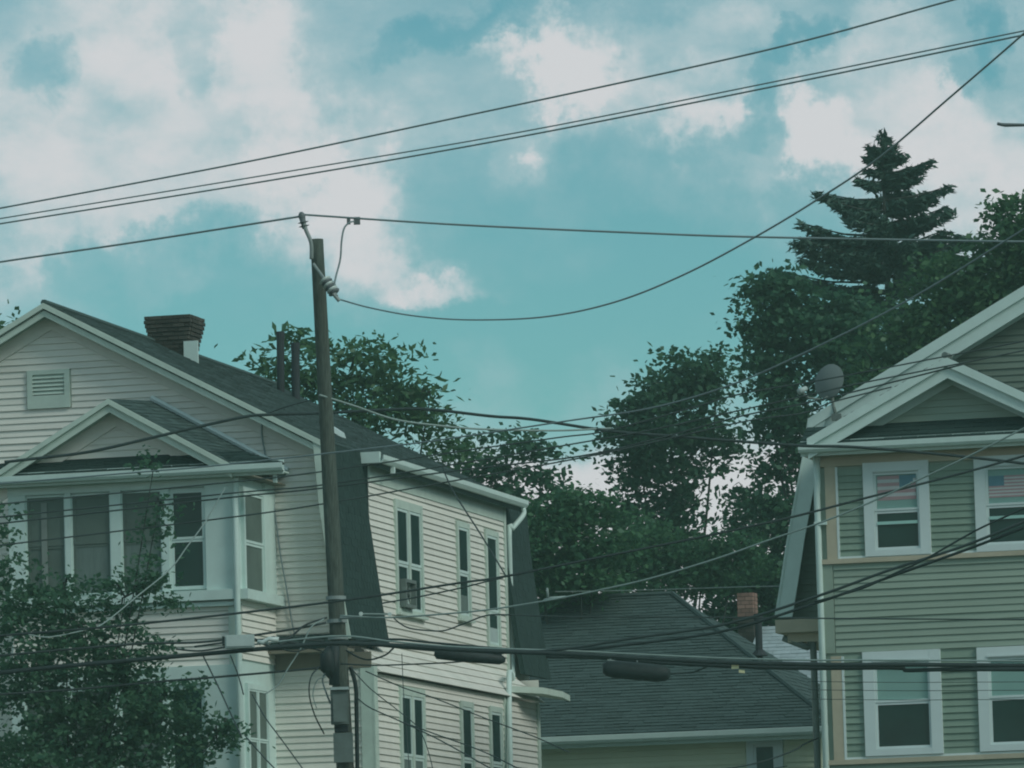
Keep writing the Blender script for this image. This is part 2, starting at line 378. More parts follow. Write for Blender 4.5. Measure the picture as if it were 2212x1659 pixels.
# ================================================================== LEFT HOUSE
H = Lf.root('cream_house', 'cream clapboard house with dark gambrel roof, gabled front bay and brick chimney', 'house')
S, U = Lf.S, Lf.U
SB = -1.75; SE = -2.10; SU = .10; SR = -.25; SD = 1.9; SEND = 12.1
def fz(x, y, s): return S(x, y, s)
ub0 = fz(20, 1045, SB)[0]; ub1 = fz(514, 1150, SB)[0]               # bay sides
# roof key points
pk = fz(95, 655, SR); PKu, PKz = pk[0], pk[2]
prof = [fz(x, y, SD) for x, y in ((783, 980), (789, 1040), (797, 1120), (811, 1210), (825, 1300), (842, 1396))]
prof = [(p[0], p[2]) for p in prof]                                 # gambrel lower slope, (u, z)
Ub, Zb = prof[0]
Ul, Zl = 2*PKu-Ub, Zb                                               # mirrored left side
profL = [(2*PKu-u, z) for u, z in prof]
UD = fz(790, 1010, SD)[0]+.02                                       # dormer wall
SDE = U(1087, 1110, UD)[1]
Zg = (U(785, 990, UD)[2]+U(1112, 1098, UD)[2])/2                    # dormer gutter height
zpent = fz(650, 1372, SU)[2]; zeave = fz(650, 1396, -.3)[2]
# -- lower storeys
SLW = U(1160, 1520, 0)[1]
lw = MB().box(2*PKu, 0, 0, SLW, 0, zeave-.42).box(2*PKu+.1, UD-.07, .02, 11.7, zeave-.419, zpent-.02).box(-.6, -.015, SDE+.05, max(SDE+.06, SLW-.01), zeave-.419, zeave-.02).build('lower_wall', 'cream', H)
# -- upper facade (pentagon) as a thick wall, and attic body
uf = MB(); outline = [(profL[-1][0]+.12, zpent-.1)]+[(u+.12, z-.02) for u, z in profL[::-1][1:]]+[(PKu, PKz-.12)]+[(u-.12, z-.02) for u, z in prof[:-1]]+[(prof[-1][0]-.12, zpent-.1)]
uf.prism([(min(u, UD-.06), SU, z) for u, z in outline], (0, SEND-SU-.1, 0)); upw = uf.build('upper_wall', 'cream', H)
def xr_upper(z):
    if z >= Zb:
        t = (PKz-z)/(PKz-Zb); return (PKu+(Ul-PKu)*t+.1, PKu+(Ub-PKu)*t-.1)
    for (u0, za), (u1, zb) in zip(prof, prof[1:]):
        if zb <= z <= za:
            u = u0+(u1-u0)*(za-z)/(za-zb); return (2*PKu-u+.16, u-.16)
    return (2*PKu-prof[-1][0]+.2, prof[-1][0]-.2)
# louvre vent
v0 = fz(62, 885, SU); v1 = fz(152, 797, SU)
VN = (v0[0], v1[0], v0[2], v1[2])
bay_hole = (ub0, ub1, 0, fz(300, 990, SU)[2]-.02)
pedpk = fz(235, 862, SE); pedR = fz(500, 1003, SE); pedL = (2*pedpk[0]-pedR[0], SE, pedR[2])
rb_top = fz(326, 866, SU); rb_bot = fz(612, 1000, SU)
def under_ped(z):   # facade is hidden by the bay roof below this line
    return None
lo_z = zpent+.02; vis0 = -7.9
def xr_vis(z):
    r = xr_upper(z); return (max(r[0], vis0), r[1])
def ped_hole_rows():
    hs = []; z = lo_z
    while z < rb_top[2]:
        zc = z+EXPO/2
        if zc > rb_bot[2]:
            t = (zc-rb_bot[2])/(rb_top[2]-rb_bot[2]); ur = rb_bot[0]+(rb_top[0]-rb_bot[0])*t-.08
            pl = fz(30, 1012, SU); ulft = pl[0]+(rb_top[0]-pl[0])*max(0, (zc-pl[2])/(rb_top[2]-pl[2]))+.05
            hs.append((ulft, ur, z, z+EXPO))
        else: hs.append((ub0+.05, ub1-.05, z, z+EXPO))
        z += EXPO
    return hs
siding(upw, 'cream', 'F', SU, lo_z, PKz-.2, xr_vis, ped_hole_rows()+[(VN[0]-.02, VN[1]+.02, VN[2]-.02, VN[3]+.02)])
vt = MB(); t = .085
vt.box(VN[0], VN[0]+t, SU-.06, SU, VN[2], VN[3]); vt.box(VN[1]-t, VN[1], SU-.06, SU, VN[2], VN[3])
vt.box(VN[0]+t, VN[1]-t, SU-.058, SU, VN[3]-t*.8, VN[3]); vt.box(VN[0]+t, VN[1]-t, SU-.058, SU, VN[2], VN[2]+.2)
gv = vt.build('gable_vent', 'creamtrim', H); gv['label'] = 'square louvred vent high in the gable'
MB().box(VN[0]+t, VN[1]-t, SU-.008, SU-.002, VN[2]+.2, VN[3]-t*.8).build('vent_back', 'pipe', gv)
for k in range(5):
    z = VN[2]+.215+k*(VN[3]-t*.8-VN[2]-.215)/5; y0, y1 = SU-.055, SU-.012
    MB().hexa([(VN[0]+t, y0, z), (VN[1]-t, y0, z), (VN[1]-t, y0+.012, z), (VN[0]+t, y0+.012, z), (VN[0]+t, y1, z+.062), (VN[1]-t, y1, z+.062), (VN[1]-t, y1+.012, z+.062), (VN[0]+t, y1+.012, z+.062)]).build('louvre_slat', 'creamtrim', gv)
# -- main roof
rf = MB(); TH = .10
def slab(p, q, r, s_, th=TH):
    p, q, r, s_ = map(Vector, (p, q, r, s_)); nn = (q-p).cross(s_-p).normalized(); dn = -nn*th
    return [p+dn, q+dn, r+dn, s_+dn, p, q, r, s_]
ZR2 = PKz-.05
e0 = (Ub, SR, Zb); e1 = (Ub, SEND, Zb); r1 = (PKu, SEND, ZR2); r0 = (PKu, SR, PKz)
rf.hexa(slab(e0, e1, r1, r0))
rf.hexa(slab((Ul, SEND, Zl), (Ul, SR, Zl), r0, r1))
# dormer roof continues the main slope outwards a little
sl_ = (PKz-Zb)/(Ub-PKu); gu = UD+.22; gz = Zb-(gu-Ub)*sl_
rf.hexa(slab((gu, SD-.05, gz), (gu, SDE+.5, gz), (Ub+.0, SDE+.5, Zb), (Ub, SD-.05, Zb), .09))
roof = rf.build('roof', 'shingle', H)
sh = MB(); shingles(sh, e0, e1, r1, r0); shingles(sh, (Ul, SEND, Zl), (Ul, SR, Zl), r0, r1, tab=1.2, expo=.4)
shingles(sh, (gu, SD-.05, gz), (gu, SDE+.5, gz), (Ub, SDE+.5, Zb), (Ub, SD-.05, Zb)); sh.build('shingles', 'shingle', roof, kind='stuff')
MB().tube([(PKu, SR-.02, PKz+.01), (PKu, SEND+.02, ZR2+.01)], .05, 6).build('ridge_cap', 'shingle', roof)
# gambrel lower slopes
gmp = []
for pr, sg in ((prof, 1), (profL, -1)):
    for (u0, za), (u1, zb) in zip(pr, pr[1:]):
        pass
for sg, sa, sb in ((1, SR, SD), (1, SDE+.03, SEND), (-1, SR, SEND)):
    gm = MB(); pr = prof if sg > 0 else profL
    outer = [(u, z) for u, z in pr]; inner = [(u-sg*.08, z) for u, z in pr[::-1]]
    gm.prism([(u, sa, z) for u, z in outer+inner], (0, sb-sa, 0)); gmp.append(gm.build('gambrel_slope', 'mansard', H))
gam = gmp[0]
sh = MB()
for s0, s1 in ((SR, SD), (SDE+.02, SEND)):
    for (u0, za), (u1, zb) in zip(prof, prof[1:]):
        shingles(sh, (u1, s0, zb), (u1, s1, zb), (u0, s1, za), (u0, s0, za), expo=.12, tab=.16, thick=.006, jitter=.004)
sh.build('slate_shingles', 'mansard', gam, kind='stuff')
# rake trim: crown strip, board and soffit, both sides of the gable
def rake(parent, p, q, s_front, s_wall, w=.24, crown=.09, mats=('creamtrim', 'creamtrim'), names=('rake_board', 'rake_crown')):
    p, q = Vector((p[0], 0, p[1])), Vector((q[0], 0, q[1])); k = math.hypot(q.x-p.x, q.z-p.z)/abs(q.x-p.x)
    def pl(a, b, s): return [(p.x, s, p.z-a*k), (q.x, s, q.z-a*k), (q.x, s, q.z-b*k), (p.x, s, p.z-b*k)]   # plumb-cut ends
    c = MB().prism(pl(.0, crown, s_front-.05), (0, .06, 0)); c.build(names[1], mats[1], parent)
    b = MB().prism(pl(crown-.004, w, s_front), (0, .035, 0)); b.build(names[0], mats[0], parent)
    f = MB().prism(pl(.10, .125, s_front+.036), (0, s_wall-s_front-.037, 0)); f.build('rake_soffit', mats[0], parent)
    f2 = MB().prism(pl(.13, .33, s_wall-.05), (0, .049, 0)); f2.build('frieze_board', 'cream' if mats[0] == 'creamtrim' else mats[0], parent)
for sg, (bu, bz) in ((1, (Ub, Zb)), (-1, (Ul, Zl))):
    rake(H, (PKu, PKz), (bu, bz), SR, SU, w=.18, crown=.075)
for pr, fl in ((prof, 'R'), (profL, 'L')):
    for (u0, za), (u1, zb) in zip(pr, pr[1:]):
        s_ = -1 if fl == 'R' else 1
        MB().prism([(u0, SR-.03, za), (u1, SR-.03, zb), (u1+s_*.16, SR-.03, zb), (u0+s_*.16, SR-.03, za)], (0, .034, 0)).build('gambrel_rake_board', 'creamtrim', H)
        MB().prism([(u0+s_*.06, SR+.005, za), (u1+s_*.06, SR+.005, zb), (u1+s_*.09, SR+.005, zb), (u0+s_*.09, SR+.005, za)], (0, SU-SR-.006, 0)).build('rake_soffit', 'creamtrim', H)
# -- pent roof between the floors
pu0, pu1 = ub1+.02, prof[-1][0]
pt = MB(); pt.hexa(slab((pu0, -.42, zeave), (pu1, -.42, zeave), (pu1-.1, SU, zpent), (pu0, SU, zpent), .05)); pent = pt.build('pent_roof', 'mansard', H)
sh = MB(); shingles(sh, (pu0, -.42, zeave), (pu1, -.42, zeave), (pu1-.1, SU, zpent), (pu0, SU, zpent), expo=.13, tab=.25); sh.build('pent_shingles', 'mansard', pent, kind='stuff')
MB().box(pu0, pu1-.02, -.40, -.03, zeave-.10, zeave-.055).build('pent_soffit', 'soffit', H)
MB().box(pu0, -.0, -.05, -.002, zeave-.34, zeave-.105).build('frieze', 'soffit', H)  # dark colour stands in for the shadow below the pent eave
# -- lower facade right of the bay, corner board, side wall
zv = 5.5
MB().box(-.17, .022, -.045, -.002, 0, zeave-.345).build('corner_board', 'creamtrim', H)
MB().box(.002, .045, -.045, .14, 0, zeave-.30).build('corner_board', 'creamtrim', H)
siding(lw, 'cream', 'F', 0, zv, zeave-.34, (ub1, -.17))
siding(lw, 'cream', 'F', 0, .3, zv, (2*PKu+.2, -.17), joined=True)
# side windows
def wside(xl, xr, yt, yb, uu):
    p = U(xl, yt, uu); q = U(xr, yt, uu); r = U(xl, yb, uu); return [p[1], q[1], r[2], p[2]]
W1 = wside(851, 902, 1096, 1312, UD); W2 = wside(984, 999, 1130, 1290, UD); W3 = wside(1046, 1061, 1150, 1330, UD)
zt = U(848, 1092, UD)[2]
zr = W1[2]; W2[3] = W1[3]-.02; W3[3] = W1[3]-.02; W2[2] = zr+.12; W3[2] = zr-.25; W2[1] = W2[0]+.62; W3[1] = W3[0]+.66
V1 = wside(862, 908, 1500, 1700, 0); V2 = wside(993, 1007, 1530, 1700, 0); V3 = wside(1056, 1070, 1545, 1700, 0)
V2[3] = V1[3]-.02; V3[3] = V1[3]-.02; V2[1] = V2[0]+.6; V3[1] = V3[0]+.62
for v in (V1, V2, V3): v[2] = V1[3]-1.7
def hole(w, t=.10): return (w[0]-t, w[1]+t, w[2]-t, w[3]+t+.02)
dz0 = zeave-.02
dw = MB().box(UD-1.5, UD, SD, SDE, dz0-.2, Zg-.02).build('dormer_wall', 'cream', H)
MB().box(UD-1.2, UD+.01, SD-.03, SD-.002, dz0, Zg-.05).build('dormer_cheek', 'mansard', H)
siding(dw, 'cream', 'R', UD, dz0+.18, Zg-.32, (SD, SDE-.1), [hole(W1), hole(W2), hole(W3)])
MB().box(UD+.002, UD+.04, SDE-.1, SDE+.03, dz0, Zg-.05).build('corner_board', 'creamtrim', H)
MB().box(UD+.002, UD+.035, SD+.01, SDE-.1, Zg-.32, Zg-.06).build('dormer_frieze', 'creamtrim', H)
MB().box(UD+.002, gu-.02, SD-.03, SDE+.45, Zg-.055, Zg-.03).build('dormer_soffit', 'creamtrim', H)
window(H, 'R', UD, *W1, tm='creamtrim', up='darkscreen', lo='darkscreen', mull=.13, split=.45, head=.03, label='double window in the side dormer')
window(H, 'R', UD, *W2, drape=((0, 1, 0, .2, 'softcurtain'),), tm='creamtrim', up='darkscreen', lo='darkscreen', split=.48, trim=.09); window(H, 'R', UD, *W3, drape=((0, 1, 0, .13, 'palebox'),), tm='creamtrim', up='darkscreen', lo='darkscreen', split=.3, trim=.09)
window(H, 'R', 0, *V1, drape=((0, 1, .05, .42, 'softcurtain'),), tm='creamtrim', up='darkscreen', lo='darkscreen', mull=.13, split=.45, head=.03); window(H, 'R', 0, *V2, tm='creamtrim', up='darkscreen', lo='darkscreen', trim=.09); window(H, 'R', 0, *V3, tm='creamtrim', up='darkscreen', lo='darkscreen', trim=.09)
siding(lw, 'cream', 'R', 0, zv, zeave-.42, (.14, 7.8), [hole(V1), hole(V2), hole(V3)])
siding(lw, 'cream', 'R', 0, .3, zv, (.14, 7.8), joined=True)
MB().box(.002, .045, 7.79, 7.90, 0, zeave-.43).build('corner_board', 'creamtrim', H)
# skirt of flared boards between the floors on the side
sk0, sk1 = zeave-.40, dz0+.18
n = 4
for k in range(n):
    t0, t1 = k/n, (k+1)/n; q0 = .11+(UD-.10)*t0; q1 = .11+(UD-.10)*t1
    za, zb = sk0+(sk1-sk0)*t0, sk0+(sk1-sk0)*t1; b0 = .15 if k < 2 else SD-1.0+.9*(k-2); b1 = SDE-.02
    MB().hexa([(q0, b0, za), (q0, b1, za), (q0-.06, b1, za), (q0-.06, b0, za), (q1-.022, b0, zb), (q1-.022, b1, zb), (q1-.06, b1, zb), (q1-.06, b0, zb)]).build('skirt_board', 'cream', H)
# dormer gutter with its end return
gt = MB()
gprof = [(0, 0), (.10, 0), (.135, .05), (.14, .12), (.12, .12), (.115, .06), (.09, .02), (0, .02)]
gt.prism([(gu-.05+a_, SD-.12, Zg-.05+c_) for a_, c_ in gprof], (0, SDE+.55-SD+.12, 0)); gt.build('dormer_gutter', 'white', H)
MB().box(gu-.34, gu+.02, SD-.14, SD-.05, Zg-.05, Zg+.12).build('gutter_return', 'white', H)
MB().box(gu+.0, gu+.06, SD+.55, SD+.62, Zg-.16, Zg-.06).build('gutter_bracket', 'white', H)
downspout(H, spline([(gu+.02, SDE+.42, Zg-.06), (gu+.02, SDE+.40, Zg-.18), (UD+.12, SDE+.12, Zg-.42), (UD+.07, SDE+.08, Zg-.55), (UD+.07, SDE+.08, zeave+.1), (.10, 7.86, zeave-.55), (.10, 7.86, 0.2)], 4), .045)
# rear wing visible beyond the side wall, with a flat canopy
cz = U(1105, 1482, 0)[2]
siding(lw, 'cream', 'R', 0, zv, zeave-.42, (8.0, SLW-.13))
MB().box(-.10, .045, SLW-.13, SLW+.02, 0, zeave-.43).build('corner_board', 'creamtrim', H)
cs0 = U(1103, 1480, 0)[1]; cs1 = U(1163, 1474, 0)[1]
cn = MB(); cn.prism([(.002, cs0, cz), (.42, cs0+.5, cz-.02), (.55, cs1-.6, cz-.05), (.46, cs1+.3, cz-.07), (.002, cs1-.1, cz+.02)], (0, 0, -.10)); cn.build('rear_canopy', 'creamtrim', H)
# -- front bay
bz_top = fz(300, 1033, SB)[2]
bay = MB().box(ub0, ub1, SB, SU-.01, 0, bz_top).build('bay_wall', 'white', H)
zg0 = fz(300, 1032, SE)[2]; zg1 = fz(300, 1012, SE)[2]; zstrip = fz(250, 988, SB)[2]
ugL, ugR = 2*((ub0+ub1)/2)-fz(612, 1000, SE)[0], fz(612, 1000, SE)[0]
# gutter & fascia
gp = [(0, 0), (-.10, .0), (-.13, .04), (-.135, .11), (-.115, .115), (-.11, .06), (-.085, .018), (0, .018)]
MB().prism([(ugL, SE+.06+a_, zg0+c_) for a_, c_ in gp], (ugR-ugL, 0, 0)).build('bay_gutter', 'white', H)
MB().box(ugL+.02, ugR-.02, SE+.062, SE+.09, zg0-.04, zg1+.03).build('bay_fascia', 'white', H)
MB().box(ugL+.02, ugR-.02, SE+.09, SB-.001, zg0-.02, zg0+.0).build('bay_soffit', 'creamtrim', H); MB().box(ub1+.002, ub1+.22, SB, SU-.04, zg0-.02, zg0+.0).build('bay_soffit', 'soffit', H)
# pent strip below the pediment
st = MB(); A = [(ugL, SE+.02, zg1-.02), (ugR, SE+.02, zg1-.02), (ugR-.75, SB, zstrip), (ugL+.75, SB, zstrip)]
st.hexa(slab(*A, .04)); bs = st.build('bay_pent_strip', 'mansard', H)
sh = MB(); shingles(sh, *A, expo=.10, tab=.25); sh.build('strip_shingles', 'mansard', bs, kind='stuff')
# pediment roof
bL = fz(-70, 1012, SU)
vR = Vector((pedR[0]-pedpk[0], 0, pedR[2]-pedpk[2])); vL = Vector((-vR.x, 0, vR.z)); T0 = Vector((pedpk[0], SE, pedpk[2])); T1 = Vector((rb_top[0], SU, rb_top[2]))
kb = (T1.z-(zg1+.03))/(-vR.z)
A = [T0+vR*1.02, T1+vR*kb, T1, T0]; B = [T1+vL*kb, T0+vL*1.02, T0, T1]
br = MB().hexa(slab(*A, .07)).hexa(slab(*B, .07)).build('bay_roof', 'shingle', H)
sh = MB(); shingles(sh, *A, expo=.125, tab=.3); shingles(sh, *B, expo=.125, tab=.3); sh.build('bay_shingles', 'shingle', br, kind='stuff')
# pale drip edge where the bay roof meets the wall
pa, pb = Vector(A[2]), Vector(A[1])
MB().tube([pa+Vector((.03, -.07, .04)), pb+Vector((.03, -.07, .04))], .045, 6).build('roof_flashing', 'vinyl', H)
# fill under the right roof wing
wk = (pedpk[2]-.10-(zstrip-.05))/(pedpk[2]-pedR[2])*(pedR[0]-pedpk[0])
MB().prism([(pedpk[0]-wk, SB, zstrip-.05), (pedpk[0]+wk, SB, zstrip-.05), (pedpk[0], SB, pedpk[2]-.1)], (0, 1.0, 0)).build('pediment_wall', 'cream', H)
def xr_ped(z):
    t = (pedpk[2]-z)/(pedpk[2]-pedR[2]); return (pedpk[0]+(pedL[0]-pedpk[0])*t+.12, pedpk[0]+(pedR[0]-pedpk[0])*t-.12)
siding(H, 'cream', 'F', SB, zstrip, pedpk[2]-.2, xr_ped)
for q in (pedR, pedL): rake(H, (pedpk[0], pedpk[2]), (q[0], q[2]), SE, SB, w=.17, crown=.07)
# bay windows, posts, sills; both visible storeys
def bayfloor(yt, yb, ys, full):
    ztop = fz(300, yt, SB)[2]; zbot = fz(300, yb, SB)[2]; 
    spans = [(57, 142, 'screen'), (155, 240, 'screen'), (263, 350, 'screen'), (367, 445, 'glass')]
    for k, (x0, x1, pm) in enumerate(spans):
        a0, a1 = fz(x0, yt, SB)[0], fz(x1, yt, SB)[0]
        w = window(H, 'F', SB, a0+.02, a1-.02, zbot+.02, ztop-.02, trim=.02, tm='white', sash='white' if pm == 'glass' else 'screen', up=pm, lo=pm, sill=False, sashw=.04, split=.5, proud=.05, drape=((0, 1, 0, .5, 'softcurtain'),) if k in (1, 2) else ())
        if k == 0 and full:
            MB().box(a0+.24, a0+.33, SB-.052, SB-.046, zbot+.1, ztop-.1).build('curtain', 'curtain', w)
    pz = ztop+.2
    edges = [ub0]+[v for x0, x1, _ in spans for v in (fz(x0, yt, SB)[0], fz(x1, yt, SB)[0])]+[ub1]
    for k in range(0, len(edges), 2):
        MB().box(edges[k]+.001, edges[k+1]-.001, SB-.075, SB-.001, zbot-.02, ztop+.02).build('bay_post', 'white', H)
    MB().box(ub0-.02, ub1+.03, SB-.16, SB+.0, zbot-.17, zbot-.021).build('bay_sill', 'white', H)
    MB().box(ub0-.01, ub1+.02, SB-.10, SB+.0, zbot-.26, zbot-.20).build('bay_sill_moulding', 'white', H)
    MB().box(ub1+.001, ub1+.16, SB-.1, SU-.03, zbot-.17, zbot-.021).build('bay_sill_return', 'white', H)
    return ztop, zbot
zt1, zb1 = bayfloor(1062, 1280, 0, True)
MB().box(ub0-.01, ub1+.01, SB-.07, SB-.001, zt1+.022, bz_top-.01).build('bay_frieze', 'white', H)
zt2, zb2 = zt1-2.92, zb1-2.92
def ypix(): pass
y2t = 1062+2.92*145; y2b = 1280+2.92*145
bayfloor(y2t, y2b, 0, False)
zlt = fz(300, y2t, SB)[2]
siding(H, 'cream', 'F', SB-.002, zlt+.28, zb1-.27, (ub0+.02, ub1-.16))
MB().box(ub1-.16, ub1+.01, SB-.05, SB-.003, zlt+.28, zb1-.27).build('corner_board', 'creamtrim', H)
MB().box(ub0, ub1+.01, SB-.075, SB-.002, zlt+.022, zlt+.28).build('bay_frieze', 'white', H)
# bay side (faces right) with a narrow window
s0 = U(520, 1080, ub1)[1]; s1 = U(563, 1080, ub1)[1]
ztw = U(520, 1062, ub1)[2]; zbw = U(520, 1278, ub1)[2]
window(H, 'R', ub1, s0+.05, s1-.03, zbw, ztw, trim=.08, tm='white', up='screen', lo='screen', sashw=.04)
siding(H, 'cream', 'R', ub1, zb1-1.05, zb1-.2, (SB+.05, SU-.05))
MB().box(ub1+.002, ub1+.04, s1+.08, SU-.02, zb1-.2, bz_top-.02).build('corner_board', 'white', H)
lo2 = zbw-2.92
window(H, 'R', ub1, s0+.05, s1-.03, lo2, ztw-2.92, trim=.08, tm='white', up='screen', lo='screen', mull=.06, sashw=.03)
dsx = .05
downspout(H, [(ub1+.03, SB-.10, zg0-.05), (ub1+.03, SB-.10, zt1+.1), (ub1+.01, SB-.14, zt1-.2), (ub1+.01, SB-.16, .2)], .048)
MB().box(ub1+.62, ub1+.67, SE+.14, SE+.2, zg0-.16, zg0-.02).build('gutter_bracket', 'white', H)
# service conduit down the front
pts = [fz(x, y, SU-.06) for x, y in ((566, 905), (566, 940), (573, 982), (582, 1040), (590, 1081), (605, 1193), (617, 1260), (630, 1340), (636, 1368))]
MB().tube(spline(pts, 4), .013, 6).build('service_conduit', 'wire', H, smooth=True)
# chimney: brick courses corbelling outwards
chs = 5.2; cb = U(0, 0, 0)
def chu(x, y, s): return S(x, y, s)
ca, cbx = S(334, 745, chs), S(423, 745, chs); ct = S(375, 681, chs)[2]; cbase = S(375, 775, chs)[2]
cw = (cbx[0]-ca[0])*.86; cx0 = ca[0]-.05
ch = MB().box(cx0+.02, cx0+cw-.02, chs+.02, chs+cw-.02, cbase-1.2, ct-.02).build('chimney', 'mortar', roof)
CHB = MB().box(0, 1, 0, 1, 0, 1); bm = None
nc = 12; hc = (ct-cbase+.1)/nc
bme = bpy.data.meshes.new('brick'); bme.from_pydata(CHB.v, [], CHB.f); bme.materials.append(M['brick'])
flare = [0, 0, 0, 0, .012, .025, .04, .055, .07, .085, .098, .09]
for i in range(nc):
    fl = flare[i]; x0, x1, y0, y1 = cx0-fl, cx0+cw+fl, chs-fl, chs+cw+fl; z = cbase-.1+i*hc; k = 4
    for face in range(3):
        L_ = (x1-x0); bl_ = L_/k
        off_ = (i % 2)*.5
        cuts = [0]+[(j+off_)*bl_ for j in range(1 if not off_ else 0, k)]+[L_]
        cuts = sorted(set(round(c, 4) for c in cuts))
        for c0_, c1_ in zip(cuts, cuts[1:]):
            if c1_-c0_ < .03: continue
            o = link('brick', bme, ch); j = random.uniform(0, .008)
            if face == 0: o.location = (x0+c0_+.004, y0-j, z+.005); o.scale = (c1_-c0_-.008, .1, hc-.012)
            elif face == 1: o.location = (x1-.1+j, y0+c0_+.004+(.1 if c0_ == 0 else 0), z+.005); o.scale = (.1, c1_-c0_-.008-(.1 if c0_ == 0 else 0), hc-.012)
            else: o.location = (x0-j, y0+c0_+.004+(.1 if c0_ == 0 else 0), z+.005); o.scale = (.1, c1_-c0_-.008-(.1 if c0_ == 0 else 0), hc-.012)
# metal flashing at the chimney foot
f0 = S(396, 737, chs-.06); f1 = S(427, 770, chs-.06)
MB().box(f0[0], f1[0], chs-.05, chs-.012, f1[2]-.15, f0[2]).build('chimney_flashing', 'white', roof)
# vent stacks
for (x0, x1, yt, yb) in ((598, 613, 718, 852), (630, 646, 742, 852)):
    ssv = 10.3; p = S((x0+x1)/2, yb, ssv); q = S((x0+x1)/2, yt, ssv); rr = (x1-x0)/2/112
    vs = MB().tube([(p[0], ssv, p[2]-.6), (q[0], ssv, q[2])], rr, 12); vs.tube([(q[0], ssv, q[2]-.12), (q[0], ssv, q[2]+.01)], rr*1.12, 12)
    vs.build('vent_stack', 'pipe', roof, smooth=False)
p0 = U(723, 920, Ub-1.2); 
ku, ks = Ub-.95, None
q = Lf.U(731, 924, ku); zroof = PKz-(ku-PKu)*sl_
MB().hexa([(ku-.10, q[1]-.15, zroof+.08), (ku+.08, q[1]-.15, zroof-.04), (ku+.08, q[1]+.15, zroof-.04), (ku-.10, q[1]+.15, zroof+.08), (ku-.10, q[1]-.12, zroof+.16), (ku+.06, q[1]-.12, zroof+.05), (ku+.06, q[1]+.12, zroof+.05), (ku-.10, q[1]+.12, zroof+.16)]).build('roof_vent_cap', 'ceramic', roof)
# fan standing in the dormer window
fa = U(851, 1300, UD); fsz = U(851, 1256, UD)
fr_ = Lf.root('window_fan', 'pale box fan wedged in the bottom of the double dormer window', 'fan')
fr_.location = Lf.o+Lf.u*(UD+.09)+Lf.s*(W1[0]+.40)+Vector((0, 0, W1[2]+.02)); 
fb = MB(); fw, fh = .62, .44
fb.box(-.05, .05, -fw/2, -fw/2+.05, 0, fh); fb.box(-.05, .05, fw/2-.05, fw/2, 0, fh); fb.box(-.05, .05, -fw/2+.05, fw/2-.05, 0, .05); fb.box(-.05, .05, -fw/2+.05, fw/2-.05, fh-.05, fh)
fb.build('fan_case', 'dullbox', fr_)
for k in range(4):
    an = k*math.pi/2+.4; c_, s_ = math.cos(an), math.sin(an)
    MB().hexa([(-.02, c_*.03, fh/2+s_*.03), (-.02, c_*.16-s_*.05, fh/2+s_*.16+c_*.05), (.0, c_*.17, fh/2+s_*.17), (.0, c_*.04, fh/2+s_*.04), (-.01, c_*.03, fh/2+s_*.03), (-.01, c_*.16-s_*.05, fh/2+s_*.16+c_*.05), (.01, c_*.17, fh/2+s_*.17), (.01, c_*.04, fh/2+s_*.04)]).build('fan_blade', 'dullbox', fr_)
MB().tube([(-.03, 0, fh/2), (.03, 0, fh/2)], .05, 10).build('fan_hub', 'dullbox', fr_)

# ================================================================== RIGHT HOUSE
Rf = Frame(at(1781, 1330, 88.6)); S2, U2 = Rf.S, Rf.U
G = Rf.root('sage_house', 'sage green clapboard house with white gable trim and flag-hung bay windows', 'house')
SM, SMR = 1.75, 1.35
def f2(x, y, s=0): return S2(x, y, s)
wl = f2(1781, 1330)[0]; wr = wl+3.75
zsof = f2(1900, 966)[2]
body = MB().box(wl, wr, 0, SM, 0, zsof).build('bay_wall', 'sage', G)
